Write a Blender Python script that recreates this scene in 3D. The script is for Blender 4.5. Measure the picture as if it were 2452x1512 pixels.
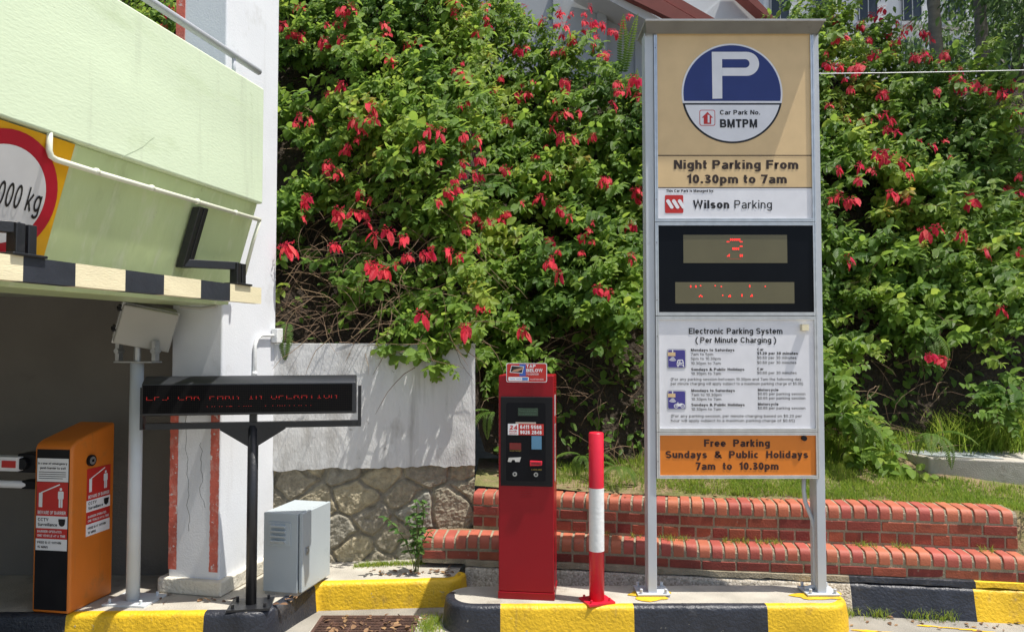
import bpy, bmesh, math, random
import numpy as np
from mathutils import Vector, Matrix, noise
for _o in list(bpy.data.objects): bpy.data.objects.remove(_o)
S = bpy.context.scene
COL = S.collection
R = math.radians
PI = math.pi
# ------------------------------------------------------------------ camera, sky, sun, exposure
CAMZ = 1.72; F = 1770.0; CX, CY = 1225.5, 756.0; PITCH = math.atan(64/F)
cam = bpy.data.cameras.new('camera'); cam.lens = 26; cam.sensor_width = 36; cam.clip_end = 500; cam.clip_start = .05
co = bpy.data.objects.new('camera', cam); COL.objects.link(co)
co.location = (0, 0, CAMZ); co.rotation_euler = (PI/2 + PITCH, 0, 0); S.camera = co
SUN = Vector((.36, -.115, 1.0)).normalized()
w = bpy.data.worlds.new('World'); S.world = w; w.use_nodes = True
nt = w.node_tree; bg = nt.nodes['Background']; sky = nt.nodes.new('ShaderNodeTexSky')
sky.sky_type = 'NISHITA'; sky.sun_disc = False
sky.sun_elevation = math.asin(SUN.z); sky.sun_rotation = math.atan2(SUN.x, SUN.y)
sky.air_density = 1.0; sky.dust_density = 2.0
nt.links.new(sky.outputs[0], bg.inputs[0]); bg.inputs[1].default_value = .12
sl = bpy.data.lights.new('sun', 'SUN'); sl.energy = 5.0; sl.angle = R(.5); sl.color = (1, .955, .88)
so = bpy.data.objects.new('sun', sl); COL.objects.link(so); so.location = (6, -3, 20)
so.rotation_euler = (-SUN).to_track_quat('-Z', 'Y').to_euler()
S.view_settings.view_transform = 'Standard'; S.view_settings.look = 'None'
S.view_settings.exposure = .35; S.view_settings.gamma = 1
S.render.resolution_x = 1024; S.render.resolution_y = 631

# ------------------------------------------------------------------ helpers
def ray(x, y):
    u = (x-CX)/F; v = (CY-y)/F
    return Vector((u, math.cos(PITCH)-v*math.sin(PITCH), math.sin(PITCH)+v*math.cos(PITCH)))
def W(x, y, Y):                       # point seen at (x, y) of a 2451-wide view of the photograph, at depth Y
    d = ray(x, y); t = Y/d.y
    return Vector((d.x*t, Y, CAMZ+d.z*t))
rnd = random.Random(11)
ROOT = {}
def tag(o, label=None, cat=None, group=None, kind=None):
    if label: o['label'] = label
    if cat: o['category'] = cat
    if group: o['group'] = group
    if kind: o['kind'] = kind
    return o
def thing(name, label, cat, loc=(0, 0, 0), rz=0, group=None):
    o = bpy.data.objects.new(name, None); COL.objects.link(o); o.empty_display_size = .1
    o.location = loc; o.rotation_euler = (0, 0, rz)
    ROOT[o.name] = (Matrix.Translation(Vector(loc)) @ Matrix.Rotation(rz, 4, 'Z')).inverted()
    return tag(o, label, cat, group)
class MB:
    def __init__(s): s.v = []; s.f = []; s.m = []; s.r = []
    def add(s, vs, fs, mi=0, r=None):
        n = len(s.v); s.v += [tuple(p) for p in vs]
        r = rnd.random() if r is None else r
        for f in fs: s.f.append([i+n for i in f]); s.m.append(mi); s.r.append(r)
    def box(s, x0, x1, y0, y1, z0, z1, mi=0, M=None, r=None):
        vs = [Vector(p) for p in ((x0,y0,z0),(x1,y0,z0),(x1,y1,z0),(x0,y1,z0),(x0,y0,z1),(x1,y0,z1),(x1,y1,z1),(x0,y1,z1))]
        if M: vs = [M @ p for p in vs]
        s.add(vs, [(3,2,1,0),(4,5,6,7),(0,1,5,4),(1,2,6,5),(2,3,7,6),(3,0,4,7)], mi, r)
    def prism(s, poly, fn, h0, h1, mi=0, r=None):   # fn(a, b, h) -> point
        n = len(poly)
        vs = [fn(a, b, h0) for a, b in poly]+[fn(a, b, h1) for a, b in poly]
        fs = [tuple(range(n-1, -1, -1)), tuple(range(n, 2*n))]+[(i, (i+1) % n, n+(i+1) % n, n+i) for i in range(n)]
        s.add(vs, fs, mi, r)
    def tube(s, pts, rad, n=10, mi=0, cap=True, r=None):
        pts = [Vector(p) for p in pts]; k = len(pts)
        rads = rad if isinstance(rad, (list, tuple)) else [rad]*k
        vs = []; prev = None
        for i, p in enumerate(pts):
            t = (pts[min(i+1, k-1)]-pts[max(i-1, 0)]).normalized()
            if prev is None:
                a = Vector((0, 0, 1)) if abs(t.z) < .9 else Vector((1, 0, 0))
                u = t.cross(a).normalized()
            else: u = (prev-t*prev.dot(t)).normalized()
            prev = u; q = t.cross(u)
            for j in range(n):
                an = 2*PI*j/n; vs.append(p+(u*math.cos(an)+q*math.sin(an))*rads[i])
        fs = [(i*n+j, i*n+(j+1) % n, (i+1)*n+(j+1) % n, (i+1)*n+j) for i in range(k-1) for j in range(n)]
        if cap: fs += [tuple(range(n-1, -1, -1)), tuple(range((k-1)*n, k*n))]
        s.add(vs, fs, mi, r)
    def rect(s, fr, u0, u1, v0, v1, off=0, mi=0):
        s.add([fr(u0, v0, off), fr(u1, v0, off), fr(u1, v1, off), fr(u0, v1, off)], [(0, 1, 2, 3)], mi)
    def plate(s, fr, u0, u1, v0, v1, o0, o1, mi=0):
        s.prism([(u0, v0), (u1, v0), (u1, v1), (u0, v1)], lambda a, b, h: fr(a, b, h), o0, o1, mi)
    def poly(s, fr, pts, off=0, mi=0):
        s.add([fr(a, b, off) for a, b in pts], [tuple(range(len(pts)))], mi)
    def disc(s, fr, u, v, ra, off=0, mi=0, n=24, a0=0, a1=2*PI, rv=None):
        rv = rv or ra
        full = abs(a1-a0-2*PI) < 1e-6
        s.poly(fr, [(u+ra*math.cos(a0+(a1-a0)*i/(n if full else n-1)), v+rv*math.sin(a0+(a1-a0)*i/(n if full else n-1))) for i in range(n)], off, mi)
    def rrect(s, fr, u0, u1, v0, v1, ra, off=0, mi=0):
        pts = []
        for cx, cy, a in ((u1-ra, v0+ra, -PI/2), (u1-ra, v1-ra, 0), (u0+ra, v1-ra, PI/2), (u0+ra, v0+ra, PI)):
            pts += [(cx+ra*math.cos(a+PI/2*i/4), cy+ra*math.sin(a+PI/2*i/4)) for i in range(5)]
        s.poly(fr, pts, off, mi)
    def line(s, fr, p, q, wd, off=0, mi=0):
        d = Vector((q[0]-p[0], q[1]-p[1])).normalized(); nx, ny = -d.y*wd/2, d.x*wd/2
        s.poly(fr, [(p[0]-nx, p[1]-ny), (q[0]-nx, q[1]-ny), (q[0]+nx, q[1]+ny), (p[0]+nx, p[1]+ny)], off, mi)
def frame(o, u, v):
    o, u, v = Vector(o), Vector(u).normalized(), Vector(v).normalized(); n = u.cross(v)
    return lambda a, b, h=0: o+u*a+v*b+n*h
def obj(name, mb, mats, parent=None, world=False, bevel=0, smooth=False, root=None, seg=2):
    me = bpy.data.meshes.new(name); me.from_pydata([tuple(p) for p in mb.v], [], mb.f)
    if not isinstance(mats, (list, tuple)): mats = [mats]
    for m in mats: me.materials.append(m)
    me.polygons.foreach_set('material_index', mb.m)
    at = me.attributes.new('rnd', 'FLOAT', 'FACE'); at.data.foreach_set('value', mb.r)
    if world and parent:
        rt = parent
        while rt.parent: rt = rt.parent
        me.transform(ROOT[rt.name])
    if smooth: me.polygons.foreach_set('use_smooth', [True]*len(me.polygons))
    me.update()
    o = bpy.data.objects.new(name, me); COL.objects.link(o); o.parent = parent
    if bevel:
        b = o.modifiers.new('bevel', 'BEVEL'); b.width = bevel; b.segments = seg; b.limit_method = 'ANGLE'; b.angle_limit = R(40)
        me.polygons.foreach_set('use_smooth', [True]*len(me.polygons)); b.harden_normals = True
    return o
def npobj(name, V, Fq, mats, parent=None, smooth=True, rndv=None, uv=None, mi=None, world=True):
    """V (n,3), Fq list of (m,k) arrays"""
    me = bpy.data.meshes.new(name)
    V = np.asarray(V, dtype=np.float64)
    if parent and world:
        M = np.array(ROOT[parent.name]); V = V @ M[:3, :3].T + M[:3, 3]
    nl = sum(a.size for a in Fq); nf = sum(len(a) for a in Fq)
    me.vertices.add(len(V)); me.vertices.foreach_set('co', V.astype(np.float32).ravel())
    me.loops.add(nl); me.polygons.add(nf)
    li = np.concatenate([a.ravel() for a in Fq]).astype(np.int32)
    tot = np.concatenate([np.full(len(a), a.shape[1]) for a in Fq]).astype(np.int32)
    st = np.concatenate([[0], np.cumsum(tot)[:-1]]).astype(np.int32)
    me.loops.foreach_set('vertex_index', li); me.polygons.foreach_set('loop_start', st)
    try: me.polygons.foreach_set('loop_total', tot)
    except Exception: pass
    if smooth: me.polygons.foreach_set('use_smooth', np.ones(nf, dtype=bool))
    for m in (mats if isinstance(mats, (list, tuple)) else [mats]): me.materials.append(m)
    if mi is not None: me.polygons.foreach_set('material_index', mi.astype(np.int32))
    if rndv is not None:
        at = me.attributes.new('rnd', 'FLOAT', 'POINT'); at.data.foreach_set('value', rndv.astype(np.float32))
    if uv is not None:
        ul = me.uv_layers.new(name='uv'); ul.data.foreach_set('uv', uv[li].astype(np.float32).ravel())
    me.update(calc_edges=True); me.validate()
    o = bpy.data.objects.new(name, me); COL.objects.link(o); o.parent = parent
    return o
# lettering: a plain grotesque drawn from strokes (centre lines thickened and mitred)
def _el(cx, cy, rx, ry, a0, a1, n=14): return [(cx+rx*math.cos(R(a0+(a1-a0)*i/n)), cy+ry*math.sin(R(a0+(a1-a0)*i/n))) for i in range(n+1)]
def glyph(c, h):
    """strokes of one character, cap height 1, h = half the stroke width; returns width, open strokes, closed strokes"""
    X = .73; k = h; E = _el; w = .58; O = []; Cl = []
    def ring(x0, x1, y0, y1): Cl.append(E((x0+x1)/2, (y0+y1)/2, (x1-x0)/2-h, (y1-y0)/2-h, 0, 360, 24)[:-1])
    def arch(x0, x1, top=X): rx = (x1-x0)/2-h; O.append([(x0+h, top-.34)]+E((x0+x1)/2, top-h-.23, rx, .23, 180, 0)+[(x1-h, 0)])
    if c == ' ': return .3, [], []
    if c == 'o': ring(0, w, -.01, X+.01)
    elif c == 'n': w = .55; O.append([(h, 0), (h, X)]); arch(0, w)
    elif c == 'm': w = .86; O.append([(h, 0), (h, X)]); arch(0, w/2+h); arch(w/2-h, w)
    elif c == 'h': w = .55; O.append([(h, 0), (h, 1)]); arch(0, w)
    elif c == 'r': w = .35; O.append([(h, 0), (h, X)]); O.append([(h, X-.3)]+E(.33, X-h-.2, .33-h, .2, 180, 85, 7))
    elif c == 'u': w = .55; O.append([(w-h, 0), (w-h, X)]); O.append([(h, X)]+E(w/2, h+.23, w/2-h, .23, 180, 360)+[(w-h, .34)])
    elif c == 'a':
        w = .56; O.append([(w-h, 0), (w-h, X-.27)]+E(w/2, X-.22, w/2-h, .22-h, 0, 160, 9)); O.append([(w-h, .41)]+E(.24, .205, .24-h, .205-h*.6, 90, 270, 9)+[(w-h*1.2, .15)])
    elif c in 'bp': w = .58; O.append([(h, -.28 if c == 'p' else 0), (h, 1 if c == 'b' else X)]); ring(0, w, -.01, X+.01)
    elif c in 'dq': w = .58; O.append([(w-h, -.28 if c == 'q' else 0), (w-h, 1 if c == 'd' else X)]); ring(0, w, -.01, X+.01)
    elif c == 'g': w = .58; O.append([(w-h, X), (w-h, -.06)]+E(w/2, -.06, w/2-h, .22-h, 0, -155, 9)); ring(0, w, .02, X+.01)
    elif c == 'c': w = .54; O.append(E(w/2+.01, X/2, w/2-h, X/2-h+.01, 42, 318, 18))
    elif c == 'e': w = .58; O.append([(h, X/2), (w-h, X/2)]+E(w/2, X/2, w/2-h, X/2-h+.01, 0, 325, 20)[1:])
    elif c == 'f': w = .34; O.append([(.14+h*.4, 0), (.14+h*.4, .78)]+E(.34, .8, .2-h*.4, .2-h, 180, 92, 6)); O.append([(0, X-h), (.33, X-h)])
    elif c == 't': w = .33; O.append([(.14, .96), (.14, .2)]+E(.31, .2, .17, .2-h, 180, 265, 6)); O.append([(0, X-h), (.32, X-h)])
    elif c == 'i': w = 2*h; O += [[(h, 0), (h, X)], [(h, .86), (h, 1)]]
    elif c == 'j': w = 2*h; O += [[(h, -.2), (h, X)], [(h, .86), (h, 1)]]
    elif c == 'l': w = 2*h; O.append([(h, 0), (h, 1)])
    elif c == 'k': w = .53; O += [[(h, 0), (h, 1)], [(h, .24), (w-h, X)], [(.2, .38), (w-h, 0)]]
    elif c == 's':
        w = .52; r_ = (X-2*h)/4; O.append(E(w/2, h+3*r_, w/2-h, r_, 25, 270, 12)+E(w/2, h+r_, w/2-h, r_, 90, -155, 12)[1:])
    elif c == 'v': w = .56; O.append([(h*.9, X), (w/2, h), (w-h*.9, X)])
    elif c == 'w': w = .82; O.append([(h*.8, X), (.22, h), (w/2, X), (w-.22, h), (w-h*.8, X)])
    elif c == 'x': w = .54; O += [[(h, 0), (w-h, X)], [(h, X), (w-h, 0)]]
    elif c == 'y': w = .56; O += [[(h*.9, X), (w/2, .04)], [(w-h*.9, X), (w*.36, -.2), (.06, -.24)]]
    elif c == '.': w = 2.2*h; O.append([(1.1*h, 0), (1.1*h, 2.2*h)])
    elif c == ',': w = 2.2*h; O.append([(1.1*h, 2.2*h), (1.1*h, 0), (.5*h, -.14)])
    elif c == ':': w = 2.2*h; O += [[(1.1*h, 0), (1.1*h, .16)], [(1.1*h, .55), (1.1*h, .71)]]
    elif c == '(': w = .3; O.append(E(.62, .38, .62-h, .72, 118, 242, 10))
    elif c == ')': w = .3; O.append(E(-.32, .38, .62-h, .72, 62, -62, 10))
    elif c == '&': w = .78; O.append([(w, 0), (.2, .66)]+E(.33, .78, .16, .22-h, 200, -40, 10)+[(.2, .5)]+E(.3, .26, .3-h, .26-h, 130, 300, 9)+[(.68, .46)])
    elif c == '0': w = .56; ring(0, w, -.01, 1.01)
    elif c == '1': w = .36; O.append([(0.02, .72), (.36-h, .93), (.36-h, 0)])
    elif c == '2': w = .56; O.append(E(w/2, .72, w/2-h, .28-h, 165, -35, 12)+[(h*1.2, h), (w, h)])
    elif c == '3': w = .56; O.append(E(w/2-.02, .75, w/2-h-.02, .25-h, 160, -90, 12)+E(w/2, .27, w/2-h, .27-h, 90, -165, 12)[0:])
    elif c == '4': w = .58; O.append([(.44, 0), (.44, 1-h*.5), (h, .27), (w, .27)])
    elif c == '5': w = .56; O.append([(w-.04, 1-h), (.12, 1-h), (.07, .52)]+E(w/2, .33, w/2-h, .33-h, 130, -155, 12))
    elif c == '6': w = .56; ring(0, w, -.01, .64); O.append([(h, .3)]+E(w/2, .55, w/2-h, .46-h, 180, 30, 9))
    elif c == '7': w = .56; O.append([(0, 1-h), (w-h, 1-h), (.2, 0)])
    elif c == '8': w = .56; ring(.03, w-.03, .5-h, 1.01); ring(0, w, -.01, .5+h)
    elif c == '9': w = .56; ring(0, w, .36, 1.01); O.append([(w-h, .7)]+E(w/2, .45, w/2-h, .46-h, 0, -150, 9))
    elif c == '$': w = .56; r_ = (1-2*h)/4; O.append(E(w/2, h+3*r_, w/2-h, r_, 25, 270, 12)+E(w/2, h+r_, w/2-h, r_, 90, -155, 12)[1:]); O.append([(w/2, -.12), (w/2, 1.1)])
    elif c == 'A': w = .74; O += [[(h*.9, 0), (w/2, 1-h*.7), (w-h*.9, 0)], [(.17, .3), (w-.17, .3)]]
    elif c in 'BPRD':
        w = .68; O.append([(h, 0), (h, 1)])
        if c == 'D': w = .72; O.append([(h, 1-h), (w*.45, 1-h)]+E(w*.45, .5, w*.55-h, .5-h, 90, -90)[1:]+[(h, h)])
        else:
            m_ = .46; t_ = .64; O.append([(h, 1-h), (w*t_-.02, 1-h)]+E(w*t_-.02, (1-h+m_+h*.2)/2, w*(1-t_)-h, (1-h-m_-h*.2)/2, 90, -90, 9)[1:]+[(h, m_+h*.2)])
            if c == 'B': O.append([(w*t_-.03, m_+h*.2)]+E(w*t_, (m_+h*1.2)/2, w*(1-t_)-h+.02, (m_-h*.8)/2, 90, -90, 9)[1:]+[(h, h)]); w = .7
            if c == 'R': O.append([(w*.5, m_), (w-h*.8, 0)]); w = .7
    elif c in 'CGO':
        w = .74
        if c == 'O': ring(0, w+.02, -.01, 1.01)
        elif c == 'C': O.append(E(w/2, .5, w/2-h, .51-h, 38, 322, 20))
        else: O.append(E(w/2, .5, w/2-h, .51-h, 38, 330, 20)+[(w-h, .48), (w*.54, .48)])
    elif c in 'EFL':
        w = .6 if c != 'L' else .54; O.append([(h, 0), (h, 1)])
        if c != 'L': O += [[(h, 1-h), (w, 1-h)], [(h, .52), (w-.05, .52)]]
        if c != 'F': O.append([(h, h), (w, h)])
    elif c == 'H': w = .7; O += [[(h, 0), (h, 1)], [(w-h, 0), (w-h, 1)], [(h, .52), (w-h, .52)]]
    elif c == 'I': w = 2*h; O.append([(h, 0), (h, 1)])
    elif c == 'K': w = .68; O += [[(h, 0), (h, 1)], [(h, .34), (w-h, 1)], [(.24, .52), (w-h*.8, 0)]]
    elif c == 'M': w = .82; O += [[(h, 0), (h, 1)], [(w-h, 0), (w-h, 1)], [(h*1.3, 1-h*.3), (w/2, .06), (w-h*1.3, 1-h*.3)]]
    elif c == 'N': w = .7; O += [[(h, 0), (h, 1)], [(w-h, 0), (w-h, 1)], [(h*1.3, 1-h*.3), (w-h*1.3, h*.3)]]
    elif c == 'S': w = .66; r_ = (1-2*h)/4; O.append(E(w/2, h+3*r_, w/2-h, r_, 25, 270, 12)+E(w/2, h+r_, w/2-h, r_, 90, -155, 12)[1:])
    elif c == 'T': w = .64; O += [[(w/2, 0), (w/2, 1)], [(0, 1-h), (w, 1-h)]]
    elif c == 'U': w = .7; O.append([(h, 1), (h, .36)]+E(w/2, .35, w/2-h, .36-h, 180, 360)+[(w-h, 1)])
    elif c == 'V': w = .7; O.append([(h*.9, 1), (w/2, h), (w-h*.9, 1)])
    elif c == 'W': w = 1.0; O.append([(h*.9, 1), (.27, h), (w/2, 1-h*.4), (w-.27, h), (w-h*.9, 1)])
    elif c == 'Y': w = .68; O += [[(h*.9, 1), (w/2, .44), (w-h*.9, 1)], [(w/2, .5), (w/2, 0)]]
    else: O.append([(h, 0), (h, .8)])
    return w, O, Cl
def _strip(pts, h, closed):
    n = len(pts); L = []; Rr = []
    for i in range(n):
        a = pts[i-1] if (i or closed) else None; b_ = pts[i]; c = pts[(i+1) % n] if (i < n-1 or closed) else None
        ds = []
        for p, q in ((a, b_), (b_, c)):
            if p is None or q is None: continue
            d = math.hypot(q[0]-p[0], q[1]-p[1])
            if d > 1e-6: ds.append(((q[0]-p[0])/d, (q[1]-p[1])/d))
        nx = sum(-d[1] for d in ds); ny = sum(d[0] for d in ds); m_ = math.hypot(nx, ny) or 1; nx /= m_; ny /= m_
        k = min(1/max(abs(nx*-ds[0][1]+ny*ds[0][0]), .3), 2.2)*h
        L.append((b_[0]+nx*k, b_[1]+ny*k)); Rr.append((b_[0]-nx*k, b_[1]-ny*k))
    return L, Rr
_tc = {}
def glyphs(s, bold):
    k_ = (s, bold)
    if k_ not in _tc:
        h = (.106 if bold > .013 else .088) if bold > .008 else .064; sp_ = .1 if bold > .008 else .14; x = 0; vs = []; fs = []; z = 0
        for c in s:
            w_, O, Cl = glyph(c, h)
            for pts, cl in [(p, False) for p in O]+[(p, True) for p in Cl]:
                pts = [p for i, p in enumerate(pts) if i == 0 or math.hypot(p[0]-pts[i-1][0], p[1]-pts[i-1][1]) > .004]
                L, Rr = _strip(pts, h, cl); n = len(pts); b0 = len(vs); z = (z+1) % 5
                vs += [(x+p[0], p[1], z*.00012) for p in L]+[(x+p[0], p[1], z*.00012) for p in Rr]
                fs += [(b0+i, b0+(i+1) % n, b0+n+(i+1) % n, b0+n+i) for i in range(n if cl else n-1)]
            x += w_+(sp_ if c != ' ' else .06)
        _tc[k_] = (vs, fs)
    return _tc[k_]
def text(mb, s, fr, u, v, h, w=None, al='L', bold=.0, mi=0, off=.002, sq=.95):
    vs, fs = glyphs(s, bold)
    x0 = min(p[0] for p in vs); x1 = max(p[0] for p in vs)
    kx = (w/(x1-x0)) if w else h*sq
    W_ = (x1-x0)*kx; u0 = u if al == 'L' else (u-W_/2 if al == 'C' else u-W_)
    f2 = []
    for f in fs:
        a = sum(vs[f[i]][0]*vs[f[(i+1) % 4]][1]-vs[f[(i+1) % 4]][0]*vs[f[i]][1] for i in range(4))
        f2.append(f if a > 0 else f[::-1])
    mb.add([fr(u0+(p[0]-x0)*kx, v+p[1]*h, off+p[2]) for p in vs], f2, mi)

# ------------------------------------------------------------------ materials
def mk(name):
    m = bpy.data.materials.new(name); m.use_nodes = True
    n = m.node_tree.nodes; return m, n, m.node_tree.links, n['Principled BSDF']
def pm(name, col, rough=.5, var=.12, sc=4, bump=0, bsc=60, metal=0, spec=.5, dirt=None, dsc=3, dth=.6, stretch=None, coat=0, bd=.02, rndk=0, streak=None, chip=None):
    """painted / plain surface: colour with soft noise variation, optional dirt patches and bump"""
    m, n, l, b = mk(name)
    tc = n.new('ShaderNodeTexCoord'); mp = n.new('ShaderNodeMapping'); l.new(tc.outputs['Object'], mp.inputs[0])
    if stretch: mp.inputs['Scale'].default_value = stretch
    nz = n.new('ShaderNodeTexNoise'); nz.inputs['Scale'].default_value = sc; nz.inputs['Detail'].default_value = 6; l.new(mp.outputs[0], nz.inputs['Vector'])
    mr = n.new('ShaderNodeMapRange'); mr.inputs[1].default_value = .3; mr.inputs[2].default_value = .7
    mr.inputs[3].default_value = 1-var; mr.inputs[4].default_value = 1+var; l.new(nz.outputs[0], mr.inputs[0])
    hs = n.new('ShaderNodeHueSaturation'); hs.inputs['Color'].default_value = (*col, 1); l.new(mr.outputs[0], hs.inputs['Value'])
    out = hs.outputs[0]
    if rndk:
        at = n.new('ShaderNodeAttribute'); at.attribute_name = 'rnd'
        m2 = n.new('ShaderNodeMapRange'); m2.inputs[3].default_value = 1-rndk; m2.inputs[4].default_value = 1+rndk; l.new(at.outputs['Fac'], m2.inputs[0])
        h2 = n.new('ShaderNodeHueSaturation'); l.new(out, h2.inputs['Color']); l.new(m2.outputs[0], h2.inputs['Value'])
        m3 = n.new('ShaderNodeMapRange'); m3.inputs[3].default_value = .49; m3.inputs[4].default_value = .512; l.new(at.outputs['Fac'], m3.inputs[0]); l.new(m3.outputs[0], h2.inputs['Hue'])
        out = h2.outputs[0]
    if dirt:
        n2 = n.new('ShaderNodeTexNoise'); n2.inputs['Scale'].default_value = dsc; n2.inputs['Detail'].default_value = 8; n2.inputs['Roughness'].default_value = .65; l.new(mp.outputs[0], n2.inputs['Vector'])
        r2 = n.new('ShaderNodeMapRange'); r2.inputs[1].default_value = dth; r2.inputs[2].default_value = dth+.13; l.new(n2.outputs[0], r2.inputs[0])
        mx = n.new('ShaderNodeMix'); mx.data_type = 'RGBA'; l.new(r2.outputs[0], mx.inputs[0]); l.new(out, mx.inputs[6]); mx.inputs[7].default_value = (*dirt, 1)
        out = mx.outputs[2]
    for sp_, st_ in ((streak, .07), (chip, 1)):
        if not sp_: continue
        m4 = n.new('ShaderNodeMapping'); l.new(tc.outputs['Object'], m4.inputs[0]); m4.inputs['Scale'].default_value = (1, 1, st_)
        n4 = n.new('ShaderNodeTexNoise'); n4.inputs['Scale'].default_value = sp_[1]; n4.inputs['Detail'].default_value = 7; n4.inputs['Roughness'].default_value = .6; l.new(m4.outputs[0], n4.inputs['Vector'])
        r4 = n.new('ShaderNodeMapRange'); r4.inputs[1].default_value = sp_[2]; r4.inputs[2].default_value = sp_[2]+(.03 if st_ == 1 else .16); r4.inputs[4].default_value = sp_[3]; l.new(n4.outputs[0], r4.inputs[0])
        x4 = n.new('ShaderNodeMix'); x4.data_type = 'RGBA'; l.new(r4.outputs[0], x4.inputs[0]); l.new(out, x4.inputs[6]); x4.inputs[7].default_value = (*sp_[0], 1); out = x4.outputs[2]
    l.new(out, b.inputs['Base Color'])
    b.inputs['Roughness'].default_value = rough; b.inputs['Metallic'].default_value = metal; b.inputs['Specular IOR Level'].default_value = spec
    if coat: b.inputs['Coat Weight'].default_value = coat; b.inputs['Coat Roughness'].default_value = .12
    if bump:
        n3 = n.new('ShaderNodeTexNoise'); n3.inputs['Scale'].default_value = bsc; n3.inputs['Detail'].default_value = 6; l.new(mp.outputs[0], n3.inputs['Vector'])
        bp = n.new('ShaderNodeBump'); bp.inputs['Strength'].default_value = bump; bp.inputs['Distance'].default_value = bd; l.new(n3.outputs[0], bp.inputs['Height']); l.new(bp.outputs[0], b.inputs['Normal'])
    return m
def emis(name, col, st):
    m, n, l, b = mk(name); b.inputs['Base Color'].default_value = (.1, .01, .01, 1)
    b.inputs['Emission Color'].default_value = (*col, 1); b.inputs['Emission Strength'].default_value = st; return m
def flat(name, col, rough=.5, spec=.4): return pm(name, col, rough, .05, 8, spec=spec)
def leafmat(name, c0, c1, c2, trans=.35, rough=.42, spec=.45):
    m, n, l, b = mk(name)
    at = n.new('ShaderNodeAttribute'); at.attribute_name = 'rnd'
    cr = n.new('ShaderNodeValToRGB'); e = cr.color_ramp.elements
    e[0].color = (*c0, 1); e[1].color = (*c2, 1); e[1].position = 1; k = e.new(.55); k.color = (*c1, 1); k = e.new(.93); k.color = (*c2, 1)
    if name == 'shrub_leaf': e[-1].color = (.36, .3, .05, 1)
    l.new(at.outputs['Fac'], cr.inputs[0])
    uv = n.new('ShaderNodeUVMap'); sp = n.new('ShaderNodeSeparateXYZ'); l.new(uv.outputs[0], sp.inputs[0])
    # veins: slanted lines mirrored about the midrib
    a = n.new('ShaderNodeMath'); a.operation = 'SUBTRACT'; l.new(sp.outputs[0], a.inputs[0]); a.inputs[1].default_value = .5
    ab = n.new('ShaderNodeMath'); ab.operation = 'ABSOLUTE'; l.new(a.outputs[0], ab.inputs[0])
    s1 = n.new('ShaderNodeMath'); s1.operation = 'MULTIPLY_ADD'; l.new(ab.outputs[0], s1.inputs[0]); s1.inputs[1].default_value = -.7; l.new(sp.outputs[1], s1.inputs[2])
    s2 = n.new('ShaderNodeMath'); s2.operation = 'MULTIPLY'; l.new(s1.outputs[0], s2.inputs[0]); s2.inputs[1].default_value = 50
    sn = n.new('ShaderNodeMath'); sn.operation = 'SINE'; l.new(s2.outputs[0], sn.inputs[0])
    bp = n.new('ShaderNodeBump'); bp.inputs['Strength'].default_value = .5; bp.inputs['Distance'].default_value = .004; l.new(sn.outputs[0], bp.inputs['Height']); l.new(bp.outputs[0], b.inputs['Normal'])
    l.new(cr.outputs[0], b.inputs['Base Color']); b.inputs['Roughness'].default_value = rough; b.inputs['Specular IOR Level'].default_value = spec
    tr = n.new('ShaderNodeBsdfTranslucent'); h = n.new('ShaderNodeHueSaturation'); h.inputs['Hue'].default_value = .483; h.inputs['Saturation'].default_value = .98; h.inputs['Value'].default_value = 1.5
    l.new(cr.outputs[0], h.inputs['Color']); l.new(h.outputs[0], tr.inputs[0])
    mx = n.new('ShaderNodeMixShader'); mx.inputs[0].default_value = trans; l.new(b.outputs[0], mx.inputs[1]); l.new(tr.outputs[0], mx.inputs[2])
    l.new(mx.outputs[0], n['Material Output'].inputs[0]); return m

M = {}
M['green'] = pm('green_plaster', (.6, .7, .5), .82, .08, 1.2, .3, 60, dirt=(.53, .63, .42), dsc=2.2, dth=.55, bd=.004, stretch=(1, .5, 1.9), streak=((.47, .54, .39), 9, .56, .6), chip=((.45, .5, .38), 22, .7, .7))
M['green2'] = pm('green_gloss_paint', (.52, .62, .33), .32, .1, 2.2, .35, 18, dirt=(.4, .47, .24), dsc=3, dth=.55, stretch=(1, 1, .35), bd=.01, streak=((.62, .68, .46), 16, .54, .8), chip=((.3, .34, .2), 14, .69, .5))  # pale streaks paint sun reflections into the colour
M['white'] = pm('white_plaster', (.7, .72, .75), .85, .05, 2, .45, 90, dirt=(.56, .57, .57), dsc=2.5, dth=.6, bd=.003, streak=((.5, .5, .5), 10, .6, .5), chip=((.35, .34, .33), 30, .72, .7))
M['whitewall'] = pm('weathered_white_wall', (.62, .62, .61), .87, .1, 1.5, .5, 50, dirt=(.4, .39, .37), dsc=2.3, dth=.52, stretch=(1.6, 1, .6), bd=.008, streak=((.24, .23, .21), 6, .6, .7), chip=((.3, .28, .25), 16, .68, .6))
M['plinth'] = pm('cream_plinth', (.66, .62, .52), .8, .1, 5, .5, 50, dirt=(.4, .36, .3), dsc=6)
M['redstripe'] = pm('flaking_red_paint', (.57, .13, .09), .75, .2, 8, .5, 70, dirt=(.62, .3, .25), dsc=14, dth=.52, bd=.006, chip=((.66, .62, .6), 26, .6, .9))
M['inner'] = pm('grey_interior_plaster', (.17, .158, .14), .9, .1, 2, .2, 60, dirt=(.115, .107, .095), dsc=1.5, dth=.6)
M['soffit'] = pm('soffit_concrete', (.4, .42, .34), .9, .1, 3, .4, 40)
M['concrete'] = pm('concrete', (.42, .39, .33), .9, .18, 5, .8, 120, dirt=(.25, .22, .17), dsc=4, dth=.58, bd=.006)
M['road'] = pm('worn_road', (.3, .28, .24), .9, .25, 3, .9, 150, dirt=(.18, .15, .11), dsc=2.6, dth=.55, bd=.01)
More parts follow.
